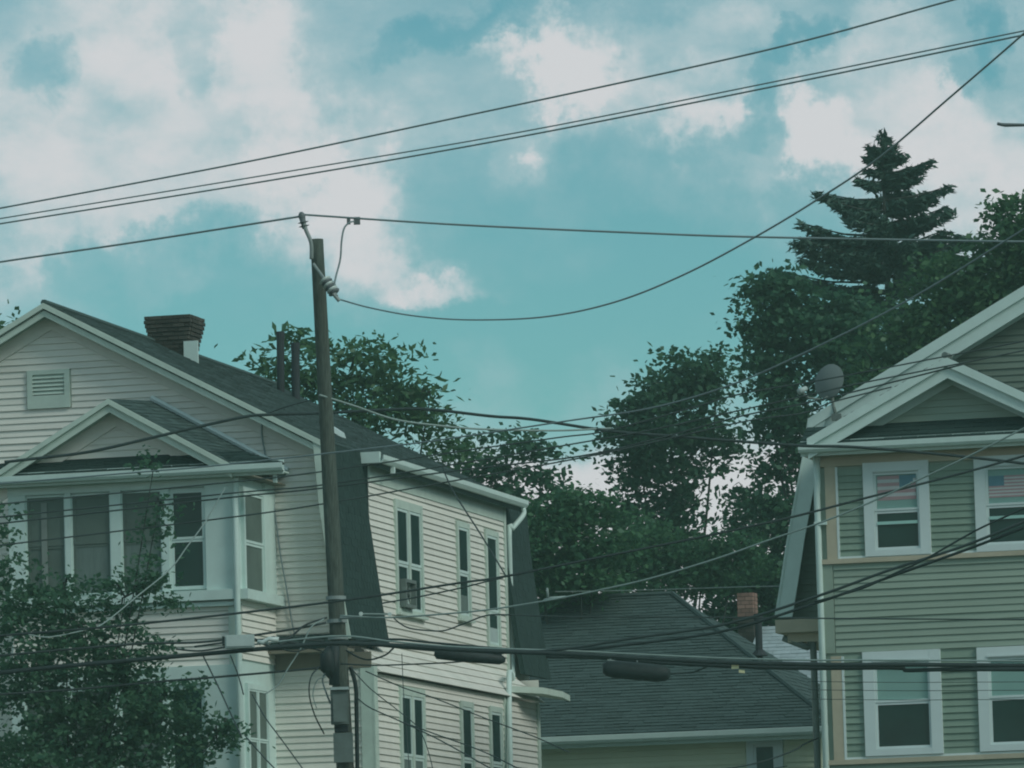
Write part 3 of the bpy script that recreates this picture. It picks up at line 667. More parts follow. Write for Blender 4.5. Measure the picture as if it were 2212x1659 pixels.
# floors: tan band frame with windows and inset green panels
FLOORS = [dict(yt=1003, yb=1205, xs=((1892, 1990, 1868, 2010), (2136, 2236, 2108, 2256)), bandT=975, bandB=1216, y0=1012, flag=True),
          dict(yt=1413, yb=1635, xs=((1893, 2013, 1868, 2036), (2140, 2260, 2115, 2282)), bandT=1412, bandB=1650, y0=1420, flag=False)]
def z2(y, x=1900): return f2(x, y)[2]
bands = []
for k, F_ in enumerate(FLOORS):
    zt_, zb_ = z2(F_['yt'], 1938 if k == 0 else 1950), z2(F_['yb'], 1938 if k == 0 else 1950)
    zbB = z2(F_['bandB'], 1800); ztB = zsof if k == 0 else z2(1410, 1900)
    bands.append((zbB, ztB))
    xc0, xc1 = f2(1785, 1100)[0], f2(1808, 1100)[0]
    if k == 0: MB().box(wl+.02, wr, -.05, -.002, zt_+.01, zsof-.002).build('tan_frieze', 'tan', G)
    MB().box(xc0, xc1, -.047, -.002, zbB+.05, zt_+.008).build('corner_post', 'tan', G)
    MB().box(wr-(xc1-xc0), wr, -.047, -.002, zbB+.05, zt_+.008).build('corner_post', 'tan', G)
    MB().box(wl, wr+.01, -.075, -.002, zbB-.02, zbB+.05).build('tan_band', 'tan', G)
    wins = []; zin0, zin1 = zbB+.05, zt_
    for j, (gx0, gx1, ox0, ox1) in enumerate(F_['xs']):
        yy = (F_['yt']+F_['yb'])/2; g0, g1, o0, o1 = [f2(x, yy-(.03*(x-1900)))[0] for x in (gx0, gx1, ox0, ox1)]
        tr = (o1-o0-(g1-g0))/2; c = (o0+o1)/2; g0, g1 = c-(g1-g0)/2, c+(g1-g0)/2
        zz1 = zt_-.115; zz0 = zb_+.125
        fl = F_['flag']
        w = window(G, 'F', 0, g0, g1, zz0, zz1, trim=tr, tm='vinyl', sash='vinyl', split=.50 if k == 0 else .535, up='glassclear', lo='glass', proud=.07, sill=False, sashw=.035)
        MB().box(g0-.01, g1+.01, -.085, -.071, zz1+.015, zz1+.04).build('head_moulding', 'vinyl', w)
        wins.append((o0, o1)); zs_ = zz0+(zz1-zz0)*(.50 if k == 0 else .535)
        if fl:
            fo = Rf.root('flag', '', 'flag', 'flags hung inside the upper bay windows')
            fo['label'] = 'faded striped flag with blue corner at right, inside the left upper bay window' if j == 0 else 'faded striped flag with blue canton at left, inside the right upper bay window'
            fm = MB(); ns = 7 if j == 0 else 13; fz0, fz1 = zs_+.16, zz1-.05; fa0, fa1 = g0+.05, g1-.05
            if j == 1: fz0, fz1, fa0, fa1 = zs_+.12, zz1-.13, g0+.04, g1+.0
            nx = 14
            for r_ in range(ns):
                za, zb_2 = fz0+(fz1-fz0)*r_/ns, fz0+(fz1-fz0)*(r_+1)/ns
                for q in range(nx):
                    x0, x1 = fa0+(fa1-fa0)*q/nx, fa0+(fa1-fa0)*(q+1)/nx
                    tq = (q+.5)/nx; canton = (tq > .56 and r_ >= ns*.30 and (tq-.56)*1.2+.25 < (r_/ns)) if j == 0 else (tq < .36 and r_ >= ns*.5)
                    y0, y1 = -.011-.003*math.sin(x0*19), -.011-.003*math.sin(x1*19)
                    fm.hexa([(x0, y0, za), (x1, y1, za), (x1, y1+.003, za), (x0, y0+.003, za), (x0, y0, zb_2), (x1, y1, zb_2), (x1, y1+.003, zb_2), (x0, y0+.003, zb_2)], 2 if canton else (0 if r_ % 2 == (ns+1) % 2 else 1))
            fm.build('flag_cloth', ['flagred', 'flagwhite', 'flagblue'], fo)
            MB().box(g0+.03, g1-.03, -.006, -.003, zs_+.02, zz1-.02).build('room_back', 'shade', w)
            MB().box(g0+.04, g1-.04, -.046, -.032, zs_-.20, zs_-.155).build('raised_rail', 'shade', w)
        else:
            MB().box(g0+.03, g1-.03, -.012, -.006, zs_+.02, zz1-.02).build('roller_blind', 'shade', w)
    # green siding infill
    edges = [xc1+.03]+[e for w_ in wins for e in w_]+[wr-(xc1-xc0)-.03]
    for q in range(0, len(edges), 2):
        siding(body, 'panelgreen', 'F', -.001, zin0+.03, zin1-.03, (edges[q], edges[q+1]-.005))
    tb = MB(); tb.box(xc1, xc1+.032, -.052, -.003, zin0, zin1); tb.box(xc1+.032, wr-.2, -.040, -.003, zin0, zin0+.032)
    tb.build('panel_trim', 'vinyl', G)
siding(body, 'sage', 'F', 0, bands[1][1]+.02, bands[0][0]-.03, (wl+.16, wr-.1), expo=.102)
MB().box(wl, wl+.15, -.04, -.002, bands[1][1]+.02, bands[0][0]-.025).build('corner_board', 'sage', G)
siding(body, 'sage', 'F', 0, bands[1][0]-1.5, bands[1][0]-.03, (wl+.02, wr-.1))
siding(body, 'sage', 'F', 0, .3, bands[1][0]-1.5, (wl, wr), joined=True)
# bay eave: gutter, soffit, pent strip, pediment
E0 = -.40
zga = S2(1970, 966, E0)[2]; zgb = S2(1970, 945, E0)[2]; gl = S2(1726, 975, E0)[0]; gr = wr+.35
MB().prism([(gl, E0+.06+a_, zga+c_) for a_, c_ in gp], (gr-gl, 0, 0)).build('bay_gutter', 'white', G)
MB().box(gl+.01, gr, E0+.062, E0+.09, zga-.05, zgb+.03).build('bay_fascia', 'white', G)
MB().box(gl+.01, gr, E0+.09, SM, zga-.03, zga-.005).build('bay_soffit', 'tan', G)
pp = S2(2045, 772, E0); pl_ = S2(1744, 948, E0); prr = (2*pp[0]-pl_[0], E0, pl_[2])
zst = S2(2100, 905, 0)[2]
A = [(gl, E0+.02, zgb-.02), (gr, E0+.02, zgb-.02), (gr-.05, 0, zst), (gl+.05, 0, zst)]
bs = MB().hexa(slab(*A, .04)).build('bay_pent_strip', 'mansard', G)
sh = MB(); shingles(sh, *A, expo=.12, tab=.25); sh.build('strip_shingles', 'mansard', bs, kind='stuff')
MB().prism([(pl_[0]+.2, 0, zst-.1), (prr[0]-.2, 0, zst-.1), (pp[0], 0, pp[2]-.1)], (0, SM, 0)).build('pediment_wall', 'sage', G)
def xr_p2(z):
    t = (pp[2]-z)/(pp[2]-pl_[2]); return (pp[0]-(pp[0]-pl_[0])*t+.15, pp[0]+(prr[0]-pp[0])*t-.15)
siding(G, 'sage', 'F', 0, zst, pp[2]-.2, xr_p2, expo=.102)
A = [(prr[0], E0, prr[2]), (prr[0], SM, prr[2]), (pp[0], SM, pp[2]), (pp[0], E0, pp[2])]; B = [(pl_[0], SM, pl_[2]), (pl_[0], E0, pl_[2]), (pp[0], E0, pp[2]), (pp[0], SM, pp[2])]
br = MB().hexa(slab(*A, .07)).hexa(slab(*B, .07)).build('bay_roof', 'shingle', G)
sh = MB(); shingles(sh, *A, expo=.125, tab=.3); shingles(sh, *B, expo=.125, tab=.3); sh.build('bay_shingles', 'shingle', br, kind='stuff')
for q in (pl_, prr): rake(G, (pp[0], pp[2]), (q[0], q[2]), E0, 0, w=.27, crown=.12, mats=('white', 'white'))
MB().tube([(pp[0]-.02, E0-.05, pp[2]+.03), (pp[0], E0+.2, pp[2]+.03)], .05, 8).build('ridge_cap', 'dullbox', br)
# main gable behind
mr0 = S2(1746, 905, SMR); mr1 = S2(2212, 618, SMR); slope = (mr1[2]-mr0[2])/(mr1[0]-mr0[0])
HW = 4.25; mpk = (mr0[0]+HW, mr0[2]+HW*slope); mrr = (mr0[0]+2*HW, mr0[2])
fprof = [S2(x, y, SMR) for x, y in ((1737, 972), (1714, 1092), (1700, 1169), (1687, 1255), (1674, 1334))]
fprof = [(p[0], p[2]) for p in fprof]; fR = [(2*mpk[0]-u, z) for u, z in fprof]
zlow = fprof[-1][1]; MEND = 13.5
outl = [(fprof[-1][0]+.2, zlow)]+[(u+.12, z) for u, z in fprof[::-1][1:]]+[(mr0[0]+.1, mr0[2]-.1), (mpk[0], mpk[1]-.12), (mrr[0]-.1, mrr[1]-.1)]+[(u-.12, z) for u, z in fR[:-1]]+[(fR[-1][0]-.2, zlow)]
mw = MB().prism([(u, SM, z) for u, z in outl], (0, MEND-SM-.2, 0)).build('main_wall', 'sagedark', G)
def xr_m(z):
    if z >= mr0[2]:
        t = (mpk[1]-z)/(mpk[1]-mr0[2]); return (max(mpk[0]-HW*t+.15, pl_[0]), min(mpk[0]+HW*t-.15, wr+1.5))
    for (u0, za), (u1, zb) in zip(fprof, fprof[1:]):
        if zb <= z <= za: return (u0+(u1-u0)*(za-z)/(za-zb)+.2, wl-.02)
    return (fprof[0][0]+.2, wl-.02)
def m_holes():
    hs = []; z = zlow
    while z < pp[2]:
        zc = z+.05
        if zc > zst:
            r = xr_p2(zc); hs.append((r[0]-.1, r[1]+.1, z, z+.1))
        elif zc > zsof-.1: hs.append((pl_[0]-1, prr[0], z, z+.1))
        z += .1
    return hs
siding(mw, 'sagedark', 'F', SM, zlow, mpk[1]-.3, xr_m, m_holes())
rfm = MB(); q0, q1 = (mr0[0], SMR, mr0[2]), (mr0[0], MEND, mr0[2]); k0, k1 = (mpk[0], SMR, mpk[1]), (mpk[0], MEND, mpk[1])
rfm.hexa(slab(q1, q0, k0, k1)); rfm.hexa(slab((mrr[0], SMR, mrr[1]), (mrr[0], MEND, mrr[1]), k1, k0)); mroof = rfm.build('roof', 'shingle', G)
sh = MB(); shingles(sh, q1, q0, k0, k1, expo=.3, tab=.6); shingles(sh, (mrr[0], SMR, mrr[1]), (mrr[0], MEND, mrr[1]), k1, k0, expo=.3, tab=.6); sh.build('shingles', 'shingle', mroof, kind='stuff')
rake(G, mpk, (mr0[0], mr0[2]), SMR, SM, w=.34, crown=.15, mats=('white', 'white')); rake(G, mpk, mrr, SMR, SM, w=.34, crown=.15, mats=('white', 'white'))
gs = MB()
for pr, sg in ((fprof, -1), (fR, 1)):
    full = [(mr0[0] if sg < 0 else mrr[0], mr0[2])]+pr
    for (u0, za), (u1, zb) in zip(full, full[1:]):
        A = [(u1, SMR, zb), (u1, MEND, zb), (u0, MEND, za), (u0, SMR, za)]
        if sg < 0: A = [(u1, MEND, zb), (u1, SMR, zb), (u0, SMR, za), (u0, MEND, za)]
        gs.hexa(slab(*A, .06))
        s_ = 1 if sg < 0 else -1
        for (w0, w1, dd) in ((0, .03, .045), (.027, .27, .03)):
            MB().prism([(u0+s_*w0, SMR-dd, za), (u1+s_*w0, SMR-dd, zb), (u1+s_*w1, SMR-dd, zb), (u0+s_*w1, SMR-dd, za)], (0, dd+.01, 0)).build('flared_rake_board', 'white', G)
gs.build('gambrel_slope', 'mansard', G)
# main lower wall, eave return box and its gutter elbow
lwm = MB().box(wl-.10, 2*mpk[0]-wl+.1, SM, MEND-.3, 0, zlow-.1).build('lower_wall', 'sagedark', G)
eb0, eb1 = S2(1676, 1339, SMR)[0], wl-.02; ez1 = S2(1720, 1338, SMR)[2]; ez0 = S2(1720, 1366, SMR)[2]
MB().box(eb0, eb1, SMR-.06, MEND-.3, ez0, ez1).build('eave_return', 'tan', G)
MB().box(eb0+.15, eb1, SMR+.1, MEND-.3, ez0-.14, ez0-.003).build('eave_soffit', 'tan', G)
e0_, e1_, e2_ = S2(1692, 1378, SMR+.15), S2(1738, 1396, SMR+.15), S2(1757, 1400, SMR+.2)
downspout(G, spline([e0_, e1_, (e2_[0]-.05, SMR+.2, e2_[2]), (e2_[0], SMR+.2, e2_[2]-.15), (e2_[0], SMR+.2, .3)], 4), .05, 'dullbox', 'gutter_elbow')
MB().box(wl-.16, wl-.101, SM-.05, SM+.1, 0, zlow-.3).build('corner_board', 'dullbox', G)
# bay downspout
downspout(G, [(wl-.03, -.03, zga-.05), (wl-.03, -.05, zga-.45), (wl-.04, -.06, zga-.6), (wl-.04, -.06, .2)], .048)
MB().box(wl-.09, wl+.1, -.11, -.06, zga-1.05, zga-1.0).build('downspout_strap', 'white', G)
# satellite dish on the gable slope
dc = S2(1790, 823, SMR-.1); ds = Rf.root('satellite_dish', 'grey satellite dish on the left slope of the sage green house', 'satellite dish')
ds.location = Rf.o+Rf.u*dc[0]+Rf.s*(SMR-.12)+Vector((0, 0, dc[2]))
def dishp(r, th, w=.245, h=.275): return Vector((w*r*math.cos(th), .07*r*r-.05, h*r*math.sin(th)))
rotd = Matrix.Rotation(math.radians(-18), 3, 'Z') @ Matrix.Rotation(math.radians(-14), 3, 'X')
dm = MB(); ring = 28
for side, off_ in ((0, 0), (1, .012)):
    for i in range(5):
        for j in range(ring):
            r0_, r1_ = i/5, (i+1)/5; t0, t1 = 2*math.pi*j/ring, 2*math.pi*(j+1)/ring
            q = [rotd @ (dishp(a_, b_)+Vector((0, off_, 0))) for a_, b_ in ((r0_, t0), (r1_, t0), (r1_, t1), (r0_, t1))]
            dm.face(q if side else q[::-1])
for j in range(ring):
    t0, t1 = 2*math.pi*j/ring, 2*math.pi*(j+1)/ring
    dm.face([rotd @ p for p in (dishp(1, t0), dishp(1, t1), dishp(1, t1)+Vector((0, .012, 0)), dishp(1, t0)+Vector((0, .012, 0)))])
dm.build('reflector', 'dish', ds, smooth=True)
MB().tube([(0, .0, -.22), (-.06, -.16, -.3), (-.24, -.38, -.28), (-.32, -.42, -.2)], .018, 6).build('feed_arm', 'dullbox', ds, smooth=True)
MB().tube([(-.36, -.46, -.19), (-.27, -.36, -.13)], [.05, .035], 10).build('feed_horn', 'palebox', ds, smooth=True)
MB().tube([(.02, .06, -.1), (.05, .08, -.38), (.09, .02, -.52)], .025, 8).build('mast', 'dullbox', ds, smooth=True)
MB().box(.03, .17, -.01, .06, -.60, -.50).build('mount_foot', 'dullbox', ds)

# ================================================================== MIDDLE HOUSE
Mf = Frame(at(1460, 1578, 106)); S3 = Mf.S
K = Mf.root('tan_house', 'low tan house with dark hip roof in the gap between the two tall houses', 'house')
ez = S3(1460, 1580, 0)[2]; uL, uR = S3(1120, 1592, 0)[0], S3(1850, 1562, 0)[0]
run = 3.7; rp = S3(1345, 1289, run); rz = rp[2]; ruL, ruR = S3(1237, 1291, run)[0], S3(1452, 1287, run)[0]
uL = ruL-run; uR = ruR+run
kw = MB().box(uL+.35, uR-.35, .35, 2*run-.35, 0, ez-.12).build('wall', 'tanside', K)
q = [(uL, 0, ez), (uR, 0, ez), (uR, 2*run, ez), (uL, 2*run, ez)]; a_, b_ = (ruL, run, rz), (ruR, run, rz)
km = MB(); km.face([q[0], q[1], b_, a_]); km.face([q[1], q[2], b_]); km.face([q[2], q[3], a_, b_]); km.face([q[3], q[0], a_]); km.face(q[::-1]); kr = km.build('roof', 'shinglelt', K)
sh = MB(); shingles(sh, q[0], q[1], b_, a_, expo=.127, tab=.28, thick=.016); shingles(sh, q[1], q[2], b_, b_, expo=.2, tab=.5); shingles(sh, q[3], q[0], a_, a_, expo=.2, tab=.5); sh.build('shingles', 'shinglelt', kr, kind='stuff')
hc_ = MB()
for p0_, p1_ in ((q[1], b_), (q[0], a_), (a_, b_)): hc_.tube([Vector(p0_)+Vector((0, 0, .02)), Vector(p1_)+Vector((0, 0, .02))], .05, 6)
hc_.build('hip_caps', 'shinglelt', kr)
MB().prism([(uL-.02, .02+a2, ez-.15+c2*1.2) for a2, c2 in gp], (uR-uL+.04, 0, 0)).build('gutter', 'white', K)
MB().box(uL, uR, .022, .05, ez-.22, ez-.02).build('fascia', 'white', K)
MB().box(uL+.02, uR-.02, .05, .36, ez-.15, ez-.125).build('soffit', 'white', K)
wA, wB = S3(1629, 1625, .35), S3(1676, 1614, .35); zt_ = S3(1650, 1608, .35)[2]
siding(kw, 'tanside', 'F', .35, ez-1.2, ez-.16, (S3(1150, 1600, .35)[0], uR-.4), [(wA[0]-.15, wB[0]+.15, 0, zt_+.14)])
siding(kw, 'tanside', 'F', .35, .3, ez-1.2, (uL+.4, uR-.4), [(wA[0]-.15, wB[0]+.15, 0, zt_+.14)], joined=True)
window(K, 'F', .35, wA[0], wB[0], zt_-1.3, zt_, trim=.13, tm='vinyl', sash='vinyl', up='glassmid', lo='glass')
vp = S3(1640, 1402, 2.2); vt_ = S3(1640, 1338, 2.2)
MB().tube([(vp[0], 2.2, vp[2]-.4), (vp[0], 2.2, vt_[2])], .065, 12).tube([(vp[0], 2.2, vt_[2]-.03), (vp[0], 2.2, vt_[2]+.10)], .085, 12).build('vent_stack', 'pipe', kr)
MB().tube([(vp[0], 2.2, vp[2]-.12), (vp[0], 2.2, vp[2]-.02)], [.16, .08], 12).build('vent_boot', 'pipe', kr)

# ================================================================== HOUSE BEHIND
Bf = Frame(at(1690, 1420, 115), AZ); S4 = Bf.S
B_ = Bf.root('pale_roofed_house', 'pale grey roofed house mostly hidden behind the tan house, orange brick chimney', 'house')
bz = S4(1760, 1440, 0)[2]-.5; bt = S4(1690, 1352, 2.4)[2]; bu0, bu1 = S4(1612, 1390, 1.2)[0], S4(1900, 1400, 1.2)[0]
MB().box(bu0+.3, bu1, .3, 4.5, 0, bz).build('wall', 'creamtrim', B_)
q = [(bu0, 0, bz), (bu1+.3, 0, bz), (bu1+.3, 2.4, bt), (bu0, 2.4, bt)]; q2 = [(bu1+.3, 4.8, bz), (bu0, 4.8, bz), (bu0, 2.4, bt), (bu1+.3, 2.4, bt)]
b4 = MB().hexa(slab(*q, .1)).hexa(slab(*q2, .1)).build('roof', 'greyroof', B_)
MB().prism([(bu0+.3, .3, bz-.1), (bu0+.3, 4.5, bz-.1), (bu0+.3, 2.4, bt-.12)], (.1, 0, 0)).build('gable_wall', 'white', B_)
sh = MB(); shingles(sh, *q, expo=.15, tab=.3); sh.build('shingles', 'greyroof', b4, kind='stuff')
c0_, c1_ = S4(1593, 1330, 2.0), S4(1628, 1330, 2.0); ctop = S4(1610, 1283, 2.0)[2]; w_ = c1_[0]-c0_[0]
cmid = S4(1610, 1335, 2.0)[2]; clow = S4(1610, 1385, 2.0)[2]
chm = MB().box(c0_[0]+.01, c1_[0]-.01, 2.01, 2+w_-.01, 0, ctop-.01); chm.box(c0_[0]-.08, c1_[0]+.08, 1.93, 2.08+w_, cmid-.10, cmid); ch2 = chm.build('chimney', 'mortar', B_)
bme2 = bme.copy(); bme2.materials.clear(); bme2.materials.append(M['brickred'])
z = clow-.3; i = 0
while z < ctop-.05:
    cs = [0, w_*.5, w_] if i % 2 == 0 else [0, w_*.25, w_*.75, w_]
    for a0_, a1_ in zip(cs, cs[1:]):
        o = link('brick', bme2 if z > cmid else bme, ch2); o.location = (c0_[0]+a0_+.004, 1.995, z+.004); o.scale = (a1_-a0_-.008, .1, .068)
        o = link('brick', bme2, ch2); o.location = (c1_[0]-.09, 2.105+a0_*.8, z+.004); o.scale = (.1, (a1_-a0_)*.8-.008, .068)
    z += .078; i += 1

# ================================================================== POLE
PD = 84.0
pb_ = at(762, 2160, PD); ptop = at(684.5, 517, PD); pbase = ptop+(at(745, 1659, PD)-ptop)*((ptop.z)/(ptop.z-at(745, 1659, PD).z))
pole = bpy.data.objects.new('utility_pole', None); COL.objects.link(pole); pole.location = (pbase.x, pbase.y, 0)
tag(pole, 'weathered wooden utility pole leaning in front of the cream house', 'utility pole')
PO = Vector((pbase.x, pbase.y, 0))
mb = MB(); n = 20; axis = ptop-pbase; ringn = 22; rows = 40
for j in range(rows+1):
    t = j/rows; c = pbase.lerp(ptop, t)-PO; r = .150*(1-t)+.090*t
    for q in range(ringn):
        an = 2*math.pi*q/ringn; w_ = 1+.03*math.sin(3*an+t*4)+random.uniform(-.015, .015); mb.v.append((c.x+r*w_*math.cos(an), c.y+r*w_*math.sin(an), c.z))
for j in range(rows):
    for q in range(ringn):
        mb.f.append((j*ringn+q, j*ringn+(q+1) % ringn, (j+1)*ringn+(q+1) % ringn, (j+1)*ringn+q)); mb.mi.append(0)
mb.f.append(tuple(rows*ringn+q for q in range(ringn))); mb.mi.append(0)
mb.build('shaft', 'wood', pole, smooth=True)
def pp_(x, y, d=0): return at(x, y, PD-d)-PO
MB().tube(spline([pp_(673, 560, .12), pp_(672, 525, .12), pp_(661, 497, .08), pp_(656, 480, .05)]), .028, 8).build('pin_bracket', 'metal', pole, smooth=True)
pi = MB()
ax0, ax1 = pp_(658, 494, .05), pp_(650, 458, .03); prf = [(0, .03), (.1, .035), (.16, .08), (.2, .035), (.33, .035), (.38, .08), (.43, .04), (.62, .045), (.75, .05), (.9, .04), (1, .02)]
pi.tube([ax0.lerp(ax1, t) for t, _ in prf], [r for _, r in prf], 12); pi.build('pin_insulator', 'polymer', pole, smooth=True)
# strain insulator: rod with pale sheds
ia, ib = pp_(677, 570, .15), pp_(728, 640, .42)
MB().tube([ia, ib], .022, 8).build('strain_rod', 'metal', pole)
for k in range(6):
    t = .50+k*.075; c = ia.lerp(ib, t); d = (ib-ia).normalized()
    MB().tube([c-d*.022, c, c+d*.022], [.05, .088, .05], 14).build('insulator_shed', 'ceramic' if k % 2 == 0 else 'polymer', pole, smooth=True)
MB().tube([pp_(718, 632, .4), pp_(733, 650, .42)], .028, 8).build('dead_end_clamp', 'metal', pole)
# boxes & hardware on the pole
def pbox(x0, y0, x1, y1, d0, d1, name, m, top=None):
    a_, b_ = pp_(x0, y1, d0), pp_(x1, y0, d0); mb = MB()
    mb.box(a_.x, b_.x, a_.y-d1, a_.y, a_.z, b_.z); 
    return mb.build(name, m, pole)
x_ = pbox(716, 1492, 752, 1566, .16, .16, 'equipment_box', 'dullbox'); 
MB().box(pp_(714, 1488, .16).x, pp_(754, 1488, .16).x, pp_(720, 1490, .16).y-.19, pp_(720, 1490, .16).y+.01, pp_(716, 1492, .16).z, pp_(716, 1486, .16).z).build('box_lid', 'palebox', x_)
MB().box(pp_(719, 1500, .32).x, pp_(749, 1500, .32).x, pp_(720, 1490, .33).y-.012, pp_(720, 1490, .33).y, pp_(716, 1560, .33).z, pp_(716, 1500, .33).z).build('box_door', 'dullbox', x_)
pbox(722, 1583, 762, 1648, .16, .13, 'lower_box', 'dullbox')
pbox(724, 1567, 752, 1581, .16, .1, 'cable_gland', 'pipe')
MB().tube([pp_(712, 1398, .16), pp_(706, 1415, .2), pp_(708, 1445, .2), pp_(716, 1462, .16)], [.04, .10, .105, .05], 12).build('splice_closure', 'rubber', pole, smooth=True)
MB().tube([pp_(722, 1395, .16), pp_(722, 1480, .16)], .075, 10).build('cable_riser', 'rubber', pole, smooth=True)
MB().tube(spline([pp_(757, 1440, .05), pp_(768, 1480, .05), pp_(770, 1530, .05), pp_(772, 1659, .05), pp_(776, 1800, .05)]), .03, 8).build('side_riser', 'rubber', pole, smooth=True)
MB().tube(spline([pp_(712, 1450, .2), pp_(704, 1452, .25), pp_(697, 1470, .22), pp_(706, 1500, .2), pp_(714, 1520, .18)]), .014, 6).build('loop_cable', 'wire', pole, smooth=True)
for (ya, yb_) in ((1288, 1296), (1338, 1346), (1374, 1382)):
    cx_ = 684.5+(745-684.5)*((ya+yb_)/2-517)/(1659-517); c = pp_(cx_, (ya+yb_)/2); r = .142
    MB().tube([c-Vector((0, 0, .025)), c+Vector((0, 0, .025))], r, 20).build('steel_band', 'metal', pole)
bx0, bx1 = pp_(735, 1335, .14), pp_(781, 1333, .3)
MB().tube([bx0, bx1], .02, 8).build('dead_end_arm', 'metal', pole)

# ================================================================== WIRES
def wire(label, pts, d0, d1, r, m='wire', name='overhead_wire', cat='wire', group=None, step=10):
    if m == 'wire' and min(p[1] for p in pts) > 700: m = 'darkwire'
    x0, x1 = pts[0][0], pts[-1][0]; P = []
    for (x, y) in pts:
        t = (x-x0)/(x1-x0) if abs(x1-x0) > 1 else 0; P.append(at(x, y, d0+(d1-d0)*t))
    P = spline(P, step)
    if x0 < 0: P.insert(0, P[0]+(P[0]-P[1]).normalized()*14)                       # the line goes on past the frame
    if x1 > 2212: P.append(P[-1]+(P[-1]-P[-2]).normalized()*14)
    base = P[0]; o = MB().tube([p-base for p in P], r, 6).build(name, m, None, smooth=True); o.location = base
    return tag(o, label, cat, group)
wire('highest single power line crossing the whole sky', [(-60, 461), (500, 356), (950, 262), (1640, 112), (2058, 0), (2290, -62)], 83, 72, .0125)
wire('upper strand of the twin power lines in the open sky', [(-60, 482), (600, 374), (1120, 286), (1700, 171), (2205, 68), (2290, 52)], 82, 71, .0095)
wire('lower strand of the twin power lines in the open sky', [(-60, 493), (600, 387), (1120, 296), (1700, 181), (2200, 78), (2290, 60)], 82, 71, .0115)
wire('power line running left from the insulator on the pole top', [(-60, 578), (0, 566), (300, 522), (645, 468)], 90, PD, .0155)
wire('power line running right from the pole top past the tall spruce', [(652, 463), (690, 466), (1000, 486), (1400, 504), (1640, 512), (2130, 521), (2290, 522)], PD, 80, .015)
wire('sagging wire from the banded insulator up to the right corner', [(731, 646), (800, 665), (900, 683), (1020, 691), (1180, 684), (1330, 652), (1480, 592), (1640, 507), (1780, 422), (1900, 340), (2050, 212), (2212, 72), (2290, 0)], PD, 62, .0115)
wire('short jumper loop hanging beside the pole top', [(770, 478), (757, 480), (744, 492), (738, 520), (735, 560), (725, 600), (719, 633)], PD-.1, PD-.4, .013, name='jumper_wire')
c = at(771, 477, PD-.1); tag(MB().box(-.045, .045, -.04, .04, -.05, .05).build('wire_clamp', 'polymer', loc=c), 'larger square wire clamp at the top end of the jumper loop', 'wire clamp')
c = at(753, 476, PD-.1); tag(MB().box(-.025, .025, -.03, .03, -.055, .03).build('wire_clamp', 'polymer', loc=c), 'small wire clamp just left of the jumper loop clamp', 'wire clamp')
RG = 'wires sweeping up to the right'
wire('wire grazing the cream bay gutter and climbing to the right edge', [(-40, 1048), (300, 1020), (494, 1003), (866, 961), (1000, 943), (1213, 911), (1403, 882), (1560, 838), (1700, 780), (1950, 655), (2212, 495), (2290, 445)], 86.5, 74, .012)
wire('topmost of four service wires crossing the cream bay windows', [(-40, 1094), (0, 1089), (494, 1042), (700, 1018), (1000, 974), (1207, 945), (1310, 931), (1480, 885), (1600, 851), (1757, 824), (1901, 797), (2212, 737), (2280, 725)], 85, 85, .0115)
wire('second of four service wires crossing the cream bay windows', [(-40, 1121), (0, 1117), (494, 1066), (700, 1047), (1000, 1000), (1226, 961), (1400, 930), (1600, 886), (1757, 851), (1844, 831), (2080, 784), (2212, 757), (2280, 744)], 85, 85.5, .012)
wire('third of four service wires crossing the cream bay windows', [(-40, 1135), (0, 1131), (494, 1075), (700, 1054), (1000, 1015), (1255, 985), (1430, 945), (1600, 899), (1735, 872), (1926, 826), (2080, 787)], 85, 85.5, .013)
wire('lowest of four service wires crossing the cream bay windows', [(-40, 1182), (0, 1178), (494, 1118), (700, 1088), (1000, 1035), (1300, 980), (1600, 912), (1735, 892), (1800, 868), (1926, 836)], 85, 86.5, .012)
wire('thick twisted service cable from cream gable across to the sage house eave', [(10, 998), (80, 990), (198, 975), (347, 941), (446, 918), (530, 900), (573, 896), (700, 892), (860, 884), (935, 885), (1060, 899), (1150, 906), (1310, 930), (1450, 942), (1720, 962), (1850, 966), (2060, 984), (2212, 1001), (2280, 1008)], 87.5, 85.5, .024, name='service_cable', cat='cable', m='wire')
wire('pale service cable drooping right from the middle of the pole', [(690, 853), (766, 877), (853, 906), (945, 919), (1042, 927), (1200, 930), (1320, 925)], PD-.15, 86.5, .015, 'lightwire', 'service_cable', 'cable')
wire('thin wire from behind the pole down to the cream gable edge', [(574, 895), (620, 878), (672, 864)], 87.5, 86, .010)
wire('dark wire passing the dormer window up to the sage bay window', [(-40, 1378), (0, 1373), (200, 1357), (439, 1333), (749, 1296), (987, 1260), (1086, 1246), (1290, 1205), (1500, 1163), (1710, 1117), (1869, 1076), (2060, 1027), (2212, 985), (2280, 966)], 82.5, 83, .018, 'rubber')
wire('short branch wire just beneath the dark dormer-level wire', [(826, 1303), (900, 1290), (987, 1272), (1040, 1259), (1087, 1248)], 82.5, 82.6, .012, 'rubber')
wire('pale wire clamped to the pole and rising across the sage siding', [(735, 1330), (836, 1334), (987, 1324), (1084, 1313), (1205, 1293), (1317, 1270), (1414, 1247), (1550, 1206), (1663, 1166), (1775, 1128), (1869, 1090), (1968, 1044), (2100, 982), (2212, 925), (2280, 890)], 83.5, 80, .013, 'lightwire')
wire('level thin wire with a drooping loop below the dormer windows', [(848, 1332), (862, 1345), (885, 1357), (925, 1362), (960, 1362), (1000, 1348), (1049, 1330), (1094, 1328), (1225, 1332), (1470, 1333), (1680, 1335), (1960, 1337), (2280, 1339)], 83.5, 83, .0115)
